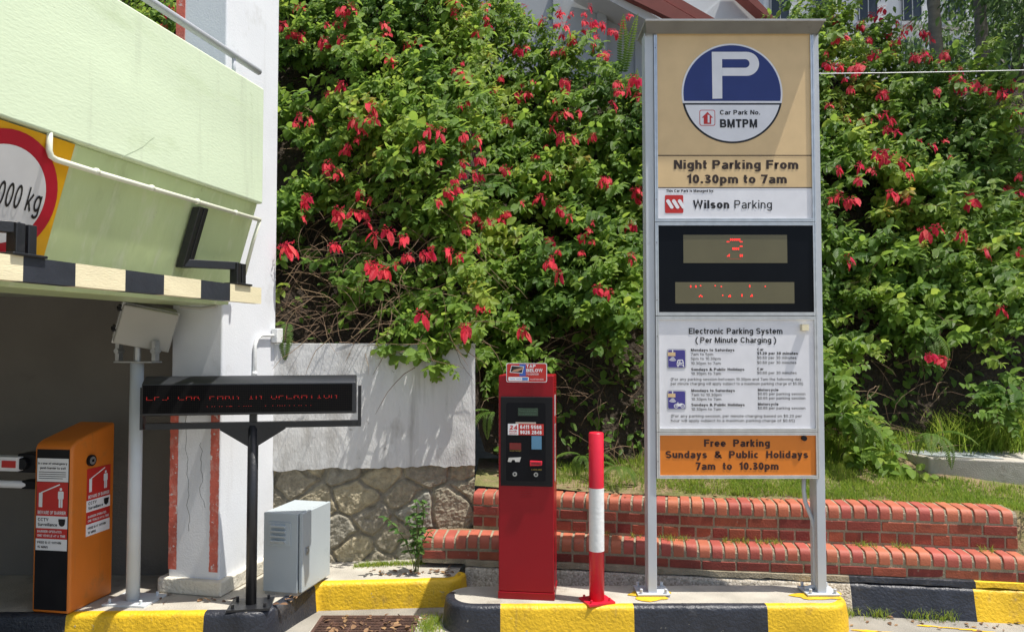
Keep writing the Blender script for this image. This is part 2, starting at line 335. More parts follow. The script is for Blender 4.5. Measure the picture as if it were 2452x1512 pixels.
M['asphalt'] = pm('asphalt', (.1, .1, .1), .9, .2, 4, .8, 180, dirt=(.16, .15, .13), dsc=2, dth=.5, bd=.008)
M['yellow'] = pm('yellow_kerb_paint', (.74, .46, .014), .5, .12, 6, 1, 60, dirt=(.5, .31, .03), dsc=7, dth=.54, bd=.006, streak=((.3, .22, .08), 22, .62, .6), chip=((.34, .3, .22), 24, .67, .9))
M['black'] = pm('black_kerb_paint', (.022, .025, .035), .42, .3, 8, 1, 60, dirt=(.07, .07, .075), dsc=7, dth=.58, bd=.006, chip=((.26, .24, .2), 26, .69, .8))
M['pebble'] = None
M['alu'] = pm('grey_aluminium', (.5, .52, .54), .38, .05, 3, metal=.55, dirt=(.42, .42, .42), dsc=12, dth=.62)
M['alu2'] = pm('bright_extrusion', (.62, .63, .64), .3, .1, 20, metal=.7, stretch=(1, 1, 1))
M['post'] = pm('grey_post_paint', (.5, .53, .56), .42, .05, 4, dirt=(.4, .41, .42), dsc=8, dth=.64)
M['beige'] = flat('beige_panel', (.68, .49, .26), .35)
M['panelwhite'] = flat('white_panel', (.75, .75, .78), .3)
M['orangep'] = pm('orange_panel', (.7, .2, .014), .35, .05, 6)
M['navy'] = flat('navy_vinyl', (.025, .04, .17), .3)
M['violet'] = flat('violet_vinyl', (.06, .05, .25), .35)
M['ink'] = flat('black_vinyl', (.016, .015, .016), .4)
M['brownink'] = flat('dark_brown_vinyl', (.05, .015, .01), .4)
M['redv'] = flat('red_vinyl', (.52, .03, .025), .35)
M['whitev'] = flat('white_vinyl', (.78, .78, .8), .35)
M['acrylic'] = pm('black_acrylic', (.006, .007, .01), .2, .1, 4, spec=.12)
M['ledbg'] = pm('led_window', (.13, .115, .06), .3, .08, 3)
M['led'] = emis('red_led', (1, .015, .015), 2.0)
M['leddim'] = emis('red_led_dim', (1, .04, .02), .45)
M['lcd'] = pm('green_lcd', (.02, .05, .03), .2, .1, 40)
M['bluescr'] = flat('blue_screen', (.1, .25, .4), .25)
M['kred'] = pm('red_gloss_paint', (.29, .004, .012), .35, .08, 3, spec=.25, coat=.08, dirt=(.28, .006, .012), dsc=5, chip=((.4, .1, .1), 60, .73, .5))
M['bred'] = pm('bollard_red', (.6, .012, .035), .38, .06, 5, .1, 30)
M['bwhite'] = pm('bollard_white', (.74, .75, .74), .4, .04, 5, .15, 40, dirt=(.6, .6, .58), dsc=8, dth=.66)
M['orange'] = pm('orange_machine_paint', (.62, .17, .016), .45, .08, 4, .05, 90, dirt=(.48, .16, .03), dsc=6, dth=.58, streak=((.4, .14, .03), 20, .6, .5), chip=((.25, .12, .06), 40, .71, .8))
M['dark'] = pm('dark_plastic', (.011, .011, .013), .45, .2, 6, spec=.2)
M['blackm'] = pm('black_metal', (.014, .015, .018), .38, .25, 5, .1, 60, dirt=(.035, .035, .038), dsc=9, dth=.62)
M['ledbox'] = pm('led_housing', (.015, .017, .021), .38, .2, 4, spec=.6)
M['greybox'] = pm('grey_cabinet_paint', (.43, .48, .5), .42, .05, 3, .08, 120, dirt=(.36, .41, .43), dsc=4, dth=.62)
M['pole'] = pm('pale_pole_paint', (.58, .62, .65), .4, .05, 5)
M['erp'] = pm('shaded_white_grp', (.38, .375, .35), .45, .06, 4, dirt=(.5, .49, .46), dsc=6)  # white casing greyed: shade under the beam is put into this colour
M['steel'] = pm('galvanised_steel', (.4, .41, .41), .4, .15, 20, metal=.7, dirt=(.3, .2, .12), dsc=20, dth=.66)
M['rail'] = pm('grey_rail_paint', (.5, .52, .57), .38, .05, 5)
M['conduit'] = pm('cream_pipe', (.72, .74, .6), .4, .05, 6)
M['cream'] = pm('cream_bar_paint', (.78, .7, .47), .5, .07, 5, .15, 40, stretch=(1, 1, 5), dirt=(.62, .52, .3), dsc=9, dth=.66)
M['barblack'] = pm('bar_black', (.03, .034, .045), .45, .2, 6, .1, 40, dirt=(.12, .12, .12), dsc=8, dth=.68)
M['boardyel'] = flat('yellow_board', (.72, .37, .01), .35)
M['boardred'] = flat('red_board', (.45, .012, .03), .35)
M['boardwhite'] = flat('white_board', (.66, .66, .66), .35)
M['brick'] = pm('red_brick', (.25, .052, .032), .75, .22, 9, .6, 90, rndk=.28, dirt=(.15, .04, .03), dsc=7, dth=.56, bd=.006, chip=((.3, .24, .18), 34, .66, .55))
M['coping'] = pm('coping_brick', (.4, .1, .06), .65, .14, 7, .4, 90, rndk=.12, dirt=(.25, .08, .05), dsc=7, dth=.6, bd=.005, chip=((.16, .1, .06), 30, .68, .6))
M['mortar'] = pm('mortar', (.31, .265, .185), .95, .2, 12, 1, 90, dirt=(.2, .17, .11), dsc=8, bd=.01)
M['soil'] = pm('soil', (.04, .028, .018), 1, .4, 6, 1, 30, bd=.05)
M['lawn'] = pm('lawn_soil', (.15, .15, .05), 1, .3, 6, 1, 40, dirt=(.24, .17, .1), dsc=4, dth=.44, bd=.02)
M['rust'] = pm('rusty_iron', (.09, .045, .032), .75, .35, 20, .6, 80, dirt=(.2, .09, .05), dsc=12)
M['pitshade_crack'] = flat('pit_shade_crack_black', (.01, .009, .008), .9)  # painted darkness of the drain pit; also the pillar cracks
M['twig'] = pm('dry_twig', (.17, .11, .065), .9, .3, 12, rndk=.4)
M['stem'] = pm('green_stem', (.1, .12, .04), .8, .2, 12)
M['litter'] = pm('dry_leaf', (.2, .11, .055), .85, .2, 12, rndk=.45)
M['slabtop'] = pm('slate_cover', (.3, .33, .34), .6, .15, 5, .3, 50)
M['bark'] = pm('palm_bark', (.2, .19, .16), .9, .2, 5, .6, 20, stretch=(1, 1, 4))
M['roofred'] = pm('brown_red_fascia', (.26, .07, .055), .7, .12, 3)
M['farwhite'] = pm('white_render', (.66, .68, .69), .85, .05, .8)
M['farshade_trim'] = pm('wall_shade_trim_grey', (.42, .44, .45), .85, .05, .8)  # white house wall's shade painted in as grey; also tower window trim
M['farglass'] = flat('dark_glass', (.03, .04, .05), .15)
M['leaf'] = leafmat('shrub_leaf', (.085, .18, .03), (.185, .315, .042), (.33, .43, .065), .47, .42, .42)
M['treeleaf'] = leafmat('tree_leaf', (.05, .12, .03), (.085, .17, .045), (.13, .22, .06), .3, .5)
M['fern'] = leafmat('fern_leaf', (.06, .14, .02), (.1, .19, .03), (.17, .25, .05), .4)
M['weed'] = leafmat('weed_leaf', (.06, .15, .03), (.09, .2, .04), (.13, .25, .05), .35)
M['grass'] = leafmat('grass_blade', (.14, .25, .028), (.22, .34, .04), (.34, .37, .07), .42, .6, .25)
M['petal'] = leafmat('red_petal', (.52, .018, .03), (.74, .035, .065), (.8, .11, .1), .3, .55, .3)
# exposed pebble concrete
m, n, l, b = mk('pebble_concrete'); M['pebble'] = m
tc = n.new('ShaderNodeTexCoord'); vo = n.new('ShaderNodeTexVoronoi'); vo.inputs['Scale'].default_value = 90; l.new(tc.outputs['Object'], vo.inputs['Vector'])
cr = n.new('ShaderNodeValToRGB'); cr.color_ramp.elements[0].color = (.25, .21, .15, 1); cr.color_ramp.elements[1].color = (.66, .6, .5, 1)
l.new(vo.outputs['Color'], cr.inputs[0]); l.new(cr.outputs[0], b.inputs['Base Color']); b.inputs['Roughness'].default_value = .85
bp = n.new('ShaderNodeBump'); bp.invert = True; bp.inputs['Strength'].default_value = .6; bp.inputs['Distance'].default_value = .006; l.new(vo.outputs['Distance'], bp.inputs['Height']); l.new(bp.outputs[0], b.inputs['Normal'])
# rubble: colour per stone from point attribute, mortar where 'mort' is high
m, n, l, b = mk('rubble_stone'); M['rubble'] = m
at = n.new('ShaderNodeAttribute'); at.attribute_name = 'rnd'; tc = n.new('ShaderNodeTexCoord')
cr = n.new('ShaderNodeValToRGB'); e = cr.color_ramp.elements; e[0].color = (.27, .23, .15, 1); e[1].color = (.3, .295, .25, 1); e.new(.35).color = (.38, .33, .22, 1); e.new(.7).color = (.27, .24, .18, 1); e.new(0.03).color = (.28, .25, .19, 1)
e[0].color = (.27, .245, .19, 1)
nz = n.new('ShaderNodeTexNoise'); nz.inputs['Scale'].default_value = 14; nz.inputs['Detail'].default_value = 9; nz.inputs['Roughness'].default_value = .7; l.new(tc.outputs['Object'], nz.inputs['Vector'])
mr = n.new('ShaderNodeMapRange'); mr.inputs[1].default_value = .3; mr.inputs[2].default_value = .7; mr.inputs[3].default_value = .6; mr.inputs[4].default_value = 1.4; l.new(nz.outputs[0], mr.inputs[0])
hs = n.new('ShaderNodeHueSaturation'); l.new(cr.outputs[0], hs.inputs['Color']); l.new(mr.outputs[0], hs.inputs['Value']); l.new(at.outputs['Fac'], cr.inputs[0])
l.new(hs.outputs[0], b.inputs['Base Color']); b.inputs['Roughness'].default_value = .9
bp = n.new('ShaderNodeBump'); bp.inputs['Strength'].default_value = .9; bp.inputs['Distance'].default_value = .02; l.new(nz.outputs[0], bp.inputs['Height']); l.new(bp.outputs[0], b.inputs['Normal'])
# LED screen with its grid of dots
m, n, l, b = mk('led_grid'); M['ledgrid'] = m
uvn = n.new('ShaderNodeTexCoord'); vo = n.new('ShaderNodeTexVoronoi'); vo.inputs['Scale'].default_value = 95; vo.inputs['Randomness'].default_value = 0; l.new(uvn.outputs['Object'], vo.inputs['Vector'])
cr = n.new('ShaderNodeValToRGB'); cr.color_ramp.elements[0].color = (.02, .018, .015, 1); cr.color_ramp.elements[1].color = (.005, .005, .006, 1); cr.color_ramp.elements[1].position = .5
l.new(vo.outputs['Distance'], cr.inputs[0]); l.new(cr.outputs[0], b.inputs['Base Color']); b.inputs['Roughness'].default_value = .5; b.inputs['Specular IOR Level'].default_value = .05

def smooth_noise(x, y, z=0.0): return noise.noise(Vector((x, y, z)))

# ------------------------------------------------------------------ ground, road, markings
mb = MB(); N = 200
mb.add([(-120, -120, 0), (120, -120, 0), (120, 120, 0), (-120, 120, 0)], [(0, 1, 2, 3)])
tag(obj('road', mb, M['road']), kind='structure')
# worn yellow line and pale patches by the right-hand kerb
def blotch(mb, cx, cy, rx, ry, z, seed, mi=0, n=26, ang=0):
    r2 = random.Random(seed); ph = [r2.uniform(0, 6.28) for _ in range(4)]
    pts = []
    for i in range(n):
        a = 2*PI*i/n; k = 1+.18*math.sin(2*a+ph[0])+.12*math.sin(3*a+ph[1])+.12*math.sin(5*a+ph[2])+.08*math.sin(8*a+ph[3])
        x, y = rx*k*math.cos(a), ry*k*math.sin(a)
        pts.append((cx+x*math.cos(ang)-y*math.sin(ang), cy+x*math.sin(ang)+y*math.cos(ang), z))
    mb.add(pts, [tuple(range(n))], mi)
mb = MB()
for i in range(9): blotch(mb, 2.12+i*.16+rnd.uniform(-.03, .03), 4.46-.02*i+rnd.uniform(-.02, .02), .09*rnd.uniform(.6, 1.1), .022*rnd.uniform(.6, 1.2), .004, 40+i, 0, ang=-.15)
for i in range(8): blotch(mb, 2.5+i*.11+rnd.uniform(-.03, .03), 4.56-.03*i, .06, .014*rnd.uniform(.6, 1.2), .004, 70+i, 0, ang=-.2)
tag(obj('road_marking', mb, M['yellow']), kind='structure')
mb = MB()
mb.add([(-1.22, 4.05, .004), (-.5, 4.05, .004), (-.47, 4.72, .004), (-1.2, 4.72, .004)], [(0, 1, 2, 3)])
mb.add([(-.5, 4.2, .0045), (-.3, 4.2, .0045), (-.18, 4.86, .0045), (-.42, 4.86, .0045)], [(0, 1, 2, 3)])
tag(obj('concrete_apron', mb, M['concrete']), kind='structure')

def kerb_path(name, path, h, colour_of, mats, closed=False, top=None, topmat=0, pr=.028, strip=.055, lump=.004, batter=.012):
    """path: outline walked so that the outside is on the right; rounded kerb profile, painted per segment"""
    pts = []
    L = [Vector((p[0], p[1], 0)) for p in path]
    k = len(L); rng = range(k if closed else k-1)
    for i in rng:
        a, bb = L[i], L[(i+1) % k]; m_ = max(1, int((bb-a).length/.03))
        for j in range(m_): pts.append(a.lerp(bb, j/m_))
    if not closed: pts.append(L[-1])
    n_ = len(pts); prof = [(-batter, 0), (-batter*.45, h*.5), (0, h-pr)]+[(pr*(1-math.cos(a)), h-pr+pr*math.sin(a)) for a in (R(22), R(45), R(68), R(90))]+[(strip, h)]
    V = []; 
    for i, p in enumerate(pts):
        t = (pts[(i+1) % n_]-pts[i-1]) if closed else (pts[min(i+1, n_-1)]-pts[max(i-1, 0)])
        t.normalize(); inn = Vector((-t.y, t.x, 0))
        for d, z in prof:
            q = p+inn*d; q.z = z
            lu = lump*smooth_noise(q.x*9, q.y*9, q.z*14)+lump*.6*smooth_noise(q.x*25, q.y*25, q.z*30)
            if z > 0: q -= inn*lu*1.4
            V.append(q)
    mb = MB(); m_ = len(prof)
    for i in range(n_ if closed else n_-1):
        j = (i+1) % n_
        c = colour_of((pts[i]+pts[j])/2)
        for q in range(m_-1):
            mb.add([V[i*m_+q], V[j*m_+q], V[j*m_+q+1], V[i*m_+q+1]], [(0, 1, 2, 3)], c, 0)
    inner = [V[i*m_+m_-1] for i in range(n_)]
    if top is None:
        mb.add(inner, [tuple(range(len(inner)))], topmat)
    else:
        mb.add(inner+[Vector((x, y, h)) for x, y in top], [tuple(range(len(inner)+len(top)))], topmat)
    # weld
    o = obj(name, mb, mats)
    bm = bmesh.new(); bm.from_mesh(o.data); bmesh.ops.remove_doubles(bm, verts=bm.verts, dist=1e-5); bm.to_mesh(o.data); bm.free()
    o.data.polygons.foreach_set('use_smooth', [len(p.vertices) == 4 for p in o.data.polygons])
    return o
def arc(cx, cy, r, a0, a1, n=7): return [(cx+r*math.cos(R(a0+(a1-a0)*i/n)), cy+r*math.sin(R(a0+(a1-a0)*i/n))) for i in range(n+1)]
KH = .17
# traffic island (counter-clockwise: outside on the right)
isl = arc(-.22, 4.6, .19, 180, 270)+arc(1.87, 4.58, .16, 270, 360)+arc(1.87, 4.66, .16, 0, 90)+arc(-.22, 4.6, .2, 90, 180)[:-1]
def px(v): return CX+v.x/v.y*F
def isl_col(p):
    x = px(p)
    if p.y > 4.68 and p.x < 1.85: return 2
    return 1 if x < 1198 else (0 if x < 1514 else (1 if x < 1835 else 0))
MT = [M['yellow'], M['black'], M['concrete']]
o = kerb_path('traffic_island', isl, KH, isl_col, MT, closed=True, topmat=2); tag(o, kind='structure')
# left pavement
pav = [(-7, 4.22), (-3, 4.27), (-1.62, 4.31)]+arc(-1.56, 4.49, .19, 275, 345)+[(-1.325, 4.62), (-1.25, 4.83), (-.40, 4.9)]+[(-.34, 4.95), (-.31, 5.06)]
def pav_col(p):
    x = px(p)
    if p.y > 4.80 and p.x > -1.28: return 0
    return 1 if x < 172 else (0 if x < 504 else 1)
o = kerb_path('pavement', pav, KH, pav_col, MT, top=[(-.31, 5.6), (-7, 5.6)], topmat=2); tag(o, kind='structure')
# kerb under the brick wall, with its crack
low = [(-.62, 5.17), (.0, 5.12), (.5, 5.06), (1.31, 4.92), (2.16, 4.81), (2.85, 4.71), (3.22, 4.655)]
kp = [(x, y-.03) for x, y in low[1:]]+[(3.6, 4.58), (4.6, 4.4), (7, 4.0)]
kp = [(-.32, 5.12)]+kp
def kp_col(p):
    x = px(p); return 2 if x < 2022 else (1 if x < 2312 else 0)
o = kerb_path('kerb', kp, .185, kp_col, [M['yellow'], M['black'], M['pebble']], top=[(7, 4.4), (3.3, 5.0), (-.32, 5.3)], topmat=2, lump=.007, batter=.045); tag(o, kind='structure')
# upper ledge of the same kerb above the crack
kp2 = [(x, y+.012) for x, y in kp]
mb = MB()
pp = []
for a, c in zip(kp2[:-1], kp2[1:]):
    m_ = max(1, int(math.hypot(c[0]-a[0], c[1]-a[1])/.05))
    for j in range(m_): pp.append(Vector((a[0]+(c[0]-a[0])*j/m_, a[1]+(c[1]-a[1])*j/m_, 0)))
for i in range(len(pp)-1):
    def prof(p):
        nz_ = .012*smooth_noise(p.x*5, p.y*5, 3)+.006*smooth_noise(p.x*19, 0, 1)
        return [p+Vector((0, 0, .192+nz_)), p+Vector((0, .004, .225)), p+Vector((0, .05, .236)), p+Vector((0, .1, .236))]
    a, c = prof(pp[i]), prof(pp[i+1]); cc = kp_col((pp[i]+pp[i+1])/2)
    for q in range(3): mb.add([a[q], c[q], c[q+1], a[q+1]], [(0, 1, 2, 3)], cc if px(pp[i]) > 2022 else 2)
tag(obj('kerb_ledge', mb, [M['yellow'], M['black'], M['mortar']]), kind='structure')

# ------------------------------------------------------------------ car park building
OB = Vector((-1.80, 4.60, 0)); A = Vector((.215, .977, 0)).normalized(); B = Vector((-A.y, A.x, 0))
def BA(a, b_, z): return OB+A*a+B*b_+Vector((0, 0, z))
DB = -.165
def t_at(x, b_):                       # distance along the facade of photo column x, for offset b
    r = (x-CX)/F; P = OB+B*b_
    return (r*P.y-P.x)/(A.x-A.y*r)
bld = thing('car_park_building', 'pale green and white car park building with white corner pillar', 'building', (OB.x, OB.y, KH))
PE = t_at(626, -.06+DB)
PT = W(626, 213, BA(PE, -.06+DB, 0).y).z; PB = W(622, 489, BA(PE, -.06+DB, 0).y).z
mb = MB()
def grid_face(mb, fn, nu, nv, mi=0):
    vs = [fn(i/nu, j/nv) for j in range(nv+1) for i in range(nu+1)]
    mb.add(vs, [(j*(nu+1)+i, j*(nu+1)+i+1, (j+1)*(nu+1)+i+1, (j+1)*(nu+1)+i) for j in range(nv) for i in range(nu)], mi)
# parapet: slightly wavy plaster
mb.prism([(-.06+DB, PB), (.07+DB, PB), (.07+DB, PT), (-.06+DB, PT)], lambda a, b_, h: BA(h, a, b_), -5.0, PE)
p = obj('parapet', mb, M['green'], bld, True, bevel=.012)
bo_ = -.0612+DB
for pl in ([(362, 329), (350, 338), (335, 352), (318, 361), (302, 368), (282, 378)], [(592, 222), (597, 232), (594, 245), (599, 262)]):
    mb = MB(); q = [BA(t_at(x, bo_), bo_, W(x, y, BA(t_at(x, bo_), bo_, 0).y).z) for x, y in pl]
    for a_, c_ in zip(q[:-1], q[1:]): mb.add([a_, c_, c_+Vector((0, 0, .0028)), a_+Vector((0, 0, .0028))], [(0, 1, 2, 3)])
    obj('crack', mb, flat('crack_green', (.42, .49, .34), .9), p, True)
# haunched edge beam below the parapet
SB0, SZ0, SB1, SZ1 = -.03+DB, PB, .165+DB, 1.955
mb = MB()
mb.prism([(SB0, SZ0), (SB1, SZ1), (.34, SZ1), (.34, SZ0)], lambda a, b_, h: BA(h, a, b_), -5.0, PE-.015)
obj('edge_beam', mb, M['green2'], bld, True, bevel=.006)
mb = MB()
mb.prism([(.365, 2.03), (7.5, 2.03), (7.5, 2.5), (.365, 2.5)], lambda a, b_, h: BA(h, a, b_), -5.0, 1.6)
obj('floor_slab', mb, M['soffit'], bld, True)
# pillar
mb = MB(); mb.prism([(0, .17), (.36, .17), (.36, 6.6), (0, 6.6)], lambda a, b_, h: BA(h, a, b_), 0, .63)
pil = obj('pillar', mb, M['white'], bld, True, bevel=.014)
mb = MB(); mb.prism([(-.035, KH), (.41, KH), (.41, .265), (-.035, .265)], lambda a, b_, h: BA(h, a, b_), -.035, .5)
obj('plinth', mb, M['plinth'], pil, True, bevel=.012)
for b0, b1, z1 in ((.008, .07, 1.45), (.297, .357, 1.5)):
    mb = MB(); r2 = random.Random(5 if b0 < .1 else 6); k = 90; z0 = .31
    vs = []
    for i in range(k+1):
        z = z0+(z1-z0)*i/k
        vs += [BA(-.0025, b0+r2.uniform(0, .003), z), BA(-.0025, b1+r2.uniform(-.003, .002), z)]
    mb.add(vs, [(2*i, 2*i+2, 2*i+3, 2*i+1) for i in range(k)])
    obj('painted_stripe', mb, M['redstripe'], pil, True)
mb = MB(); mb.prism([(.3, 3.2), (.363, 3.2), (.363, 6.4), (.3, 6.4)], lambda a, b_, h: BA(h, a, b_), -.004, -.0005); obj('painted_stripe', mb, M['redstripe'], pil, True)
# cracks on the pillar face
for seed, b0, z0, z1 in ((1, .25, .55, 1.28), (2, .13, .7, 1.1)):
    mb = MB(); r2 = random.Random(seed); bb = b0; pts = []
    for i in range(24):
        z = z1+(z0-z1)*i/23; bb += r2.uniform(-.012, .0095); bb = min(max(bb, .09), .28); pts.append((bb, z))
    for (a0, z0_), (a1, z1_) in zip(pts[:-1], pts[1:]):
        mb.add([BA(-.0012, a0, z0_), BA(-.0012, a0+.0022, z0_), BA(-.0012, a1+.0022, z1_), BA(-.0012, a1, z1_)], [(0, 1, 2, 3)])
    obj('crack', mb, M['pitshade_crack'], pil, True)
# interior walls
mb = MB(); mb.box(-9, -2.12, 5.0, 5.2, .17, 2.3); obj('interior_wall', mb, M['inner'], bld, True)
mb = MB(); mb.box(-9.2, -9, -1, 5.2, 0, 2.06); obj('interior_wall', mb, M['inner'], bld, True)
# hand rail on the parapet
mb = MB(); e = PE-.015; zr = PT+.125
mb.tube([BA(-5, DB, zr), BA(t_at(612, DB), DB, zr)], .022, 14)
for a in (t_at(551, DB), -1.3, -2.8): mb.tube([BA(a, DB, PT-.01), BA(a, DB, zr)], .012, 8)
obj('handrail', mb, M['rail'], bld, True, smooth=True)
# conduit along the haunch
zc = PB-.1; mb = MB()
cend = PE-.01; cst = t_at(108, -.045+DB)
pts = [BA(cst, -.045+DB, PB+.03), BA(cst, -.045+DB, zc+.03), BA(cst+.01, -.045+DB, zc+.008), BA(cst+.035, -.045+DB, zc), BA(cst+.3, -.045+DB, zc-.003), BA(cend, -.045+DB, zc)]
mb.tube(pts, .0125, 12)
mb.tube([BA(cend, -.045+DB, zc), BA(cend+.002, DB, zc-.13), BA(cend+.003, .065+DB, zc-.36)], .011, 10)
for k in range(4):
    a = cst+.25+k*.36; mb.tube([BA(a, -.045+DB, zc), BA(a+.016, -.045+DB, zc)], .016, 10)
obj('conduit', mb, M['conduit'], bld, True, smooth=True)
# bent white pipe at the pillar
mb = MB()
a1 = .335; pts = [BA(a1, -.02, 1.2), BA(a1, -.02, 1.68)]+[BA(a1+.09*(1-math.cos(q)), -.02, 1.68+.09*math.sin(q)) for q in (R(20), R(45), R(70), R(90))]+[BA(.56, -.02, 1.77)]
mb.tube(pts, .0105, 10); mb.tube([BA(a1, -.02, 1.5), BA(a1, -.02, 1.53)], .015, 10)
obj('pipe', mb, M['bwhite'], bld, True, smooth=True)
mb = MB(); mb.prism([(-.05, 1.72), (-.004, 1.72), (-.004, 1.82), (-.05, 1.82)], lambda a, b_, h: BA(h, a, b_), .56, .64); obj('junction_box', mb, M['bwhite'], bld, True, bevel=.005)

# weight limit board on the haunch
su = A; sv = (BA(0, SB0, SZ0)-BA(0, SB1, SZ1)).normalized()
t1 = t_at(165, SB0); org = BA(t1, SB0, SZ0)
wb = thing('weight_limit_sign', 'yellow board with red ring weight limit on the green beam', 'sign', tuple(org))
fr = frame(org, su, sv); bw, bh = .6, .6
mb = MB(); mb.plate(fr, -bw, 0, -bh, -.004, .004, .014); obj('board', mb, M['boardyel'], wb, True)
bmid = SB0+.09; rad = .262; cv = -.285; cu = t_at(140, bmid)-t1-rad-.055
mb = MB(); mb.disc(fr, cu, cv, rad, .0165, 0, 48); obj('red_ring', mb, M['boardred'], wb, True)
mb = MB(); mb.disc(fr, cu, cv, rad*.77, .019, 0, 48); obj('white_disc', mb, M['boardwhite'], wb, True)
mb = MB(); text(mb, '3000 kg', fr, t_at(106, bmid)-t1-.058, cv-.045, .1, .245, 'R', .0, 0, .0215); obj('lettering', mb, M['ink'], wb, True)

# height limit bar
hb = thing('height_limit_bar', 'cream and black banded height limit bar below the green beam', 'barrier bar', tuple(BA(.05, -.1+DB, 1.95)))
edges = [52, 178, 298, 391, 479.5, 549.7, 624.6]
ts = [t_at(x, -.115+DB) for x in edges]; ts = [ts[0]-.37*k for k in range(6, 0, -1)]+ts
yb = BA(ts[-1], -.115+DB, 0).y; BZ1 = W(624, 689, yb).z; BZ0 = W(624, 727, yb).z
mb = MB()
for i in range(len(ts)-1):
    mb.prism([(-.115+DB, BZ0), (-.055+DB, BZ0), (-.055+DB, BZ1), (-.115+DB, BZ1)], lambda a, b_, h: BA(h, a, b_), ts[i], ts[i+1], 0 if (len(ts)-2-i) % 2 == 0 else 1)
obj('bar', mb, [M['cream'], M['barblack']], hb, True)
def hanger(t):
    mb = MB()
    zb = BZ1+.1; zt = zb+.31
    def sb(z): return SB0+(SB1-SB0)*(SZ0-z)/(SZ0-SZ1)
    for k in (0, .042):
        mb.prism([(t-.3+k, zb-.02), (t-.265+k, zb-.02), (t-.265+k, zt), (t-.3+k, zt)], lambda a, z, h: BA(a, sb(z)-.012-h, z), 0, .05)
    p0 = BA(t-.28, sb(zb)-.04, zb); p1 = BA(t, -.09+DB, zb+.01)
    d = (p1-p0).normalized(); s_ = d.cross(Vector((0, 0, 1)))
    for q in ((p0, p1),):
        vs = []
        for p in q:
            for su_, sz in ((-.02, -.02), (.02, -.02), (.02, .025), (-.02, .025)): vs.append(p+s_*su_+Vector((0, 0, sz)))
        mb.add(vs, [(0, 1, 2, 3), (7, 6, 5, 4), (0, 4, 5, 1), (1, 5, 6, 2), (2, 6, 7, 3), (3, 7, 4, 0)])
    mb.prism([(-.11+DB, BZ1-.001), (-.06+DB, BZ1-.001), (-.06+DB, zb+.03), (-.11+DB, zb+.03)], lambda a, b_, h: BA(h, a, b_), t-.03, t+.012)
    mb.prism([(-.105+DB, BZ1-.001), (-.065+DB, BZ1-.001), (-.065+DB, zb+.03), (-.105+DB, zb+.03)], lambda a, b_, h: BA(h, a, b_), t+.03, t+.07)
    mb.prism([(-.13+DB, BZ1), (-.04+DB, BZ1), (-.04+DB, BZ1+.012), (-.13+DB, BZ1+.012)], lambda a, b_, h: BA(h, a, b_), t-.06, t+.1)
    obj('hanger_bracket', mb, M['blackm'], hb, True, bevel=.004)
tb = t_at(566, -.09+DB); hanger(tb); hanger(t_at(40, -.09+DB))

# ------------------------------------------------------------------ retaining wall with rubble base
W0, W1 = Vector((-1.69, 5.21, 0)), Vector((-.272, 5.44, 0)); wu = (W1-W0).normalized(); wn = Vector((wu.y, -wu.x, 0)); WL = (W1-W0).length
rw = thing('retaining_wall', 'white rendered retaining wall on a rough rubble stone base', 'wall', (-1.0, 5.32, KH))
zt = 1.712; zm = .83
mb = MB()
nu, nv = 90, 60
def wp(u, v, d=0, tb_=0): return W0+wu*u+wn*d+Vector((0, 0, v))
fw = []
def wfn(i, j):
    u = WL*i; v0 = zm+.02*smooth_noise(u*6, 0, 7)+.012*smooth_noise(u*21, 0, 3)
    v = v0+(zt-v0)*j
    d = .02+.006*smooth_noise(u*2.5, v*2.5, 2)+.003*smooth_noise(u*9, v*9, 5)
    return wp(u, v, d)
grid_face(mb, wfn, nu, nv)
grid_face(mb, lambda i, j: wp(WL*i, zt+.004*j, .02-.22*j), nu, 2)
grid_face(mb, lambda i, j: wp(WL, zm+(zt-zm)*j, .02-.22*i), 4, 8)
grid_face(mb, lambda i, j: wp(WL*i, zm+.02*smooth_noise(WL*i*6, 0, 7)+.012*smooth_noise(WL*i*21, 0, 3), -.03+.05*j), nu, 1)
obj('rendered_wall', mb, M['whitewall'], rw, True, smooth=False)
# rubble grid
NU, NV = 300, 130
r2 = random.Random(3); seeds = []
for _ in range(4000):
    p = (r2.uniform(-.1, WL+.1), r2.uniform(.1, zm+.1))
    if all((p[0]-q[0])**2+((p[1]-q[1])*1.15)**2 > (.17+.13*q[2])**2 for q in seeds): seeds.append((p[0], p[1], r2.random()))
sd = np.array(seeds)
uu, vv = np.meshgrid(np.linspace(0, WL, NU), np.linspace(.15, zm+.03, NV))
wob = np.array([[.035*smooth_noise(a*7, b_*7, 1) for a, b_ in zip(ra, rb)] for ra, rb in zip(uu, vv)])
wob2 = np.array([[.035*smooth_noise(a*7, b_*7, 9) for a, b_ in zip(ra, rb)] for ra, rb in zip(uu, vv)])
d = np.sqrt((uu[..., None]+wob[..., None]-sd[:, 0])**2+((vv[..., None]+wob2[..., None]-sd[:, 1])*1.15)**2)
so_ = np.sort(d, axis=2); idx = np.argmin(d, axis=2); gap = so_[..., 1]-so_[..., 0]
fine0 = np.array([[smooth_noise(a*22, b_*22, 8) for a, b_ in zip(ra, rb)] for ra, rb in zip(uu, vv)])
bul = np.clip((gap-.006-.4*np.abs(wob)+.012*fine0)/.035, 0, 1); bul = bul*bul*(3-2*bul)
fine = np.array([[smooth_noise(a*16, b_*16, 4)*.5+smooth_noise(a*42, b_*42, 4)*.4+smooth_noise(a*95, b_*95, 4)*.35 for a, b_ in zip(ra, rb)] for ra, rb in zip(uu, vv)])
dep = -.03+bul*(.014+.016*sd[idx, 2])+.014*fine+.01*(zm-vv)
rv = np.where(bul > .25, .08+.9*sd[idx, 2], 0.0)
V = np.array([tuple(wp(a, b_, c)) for a, b_, c in zip(uu.ravel(), vv.ravel(), dep.ravel())])
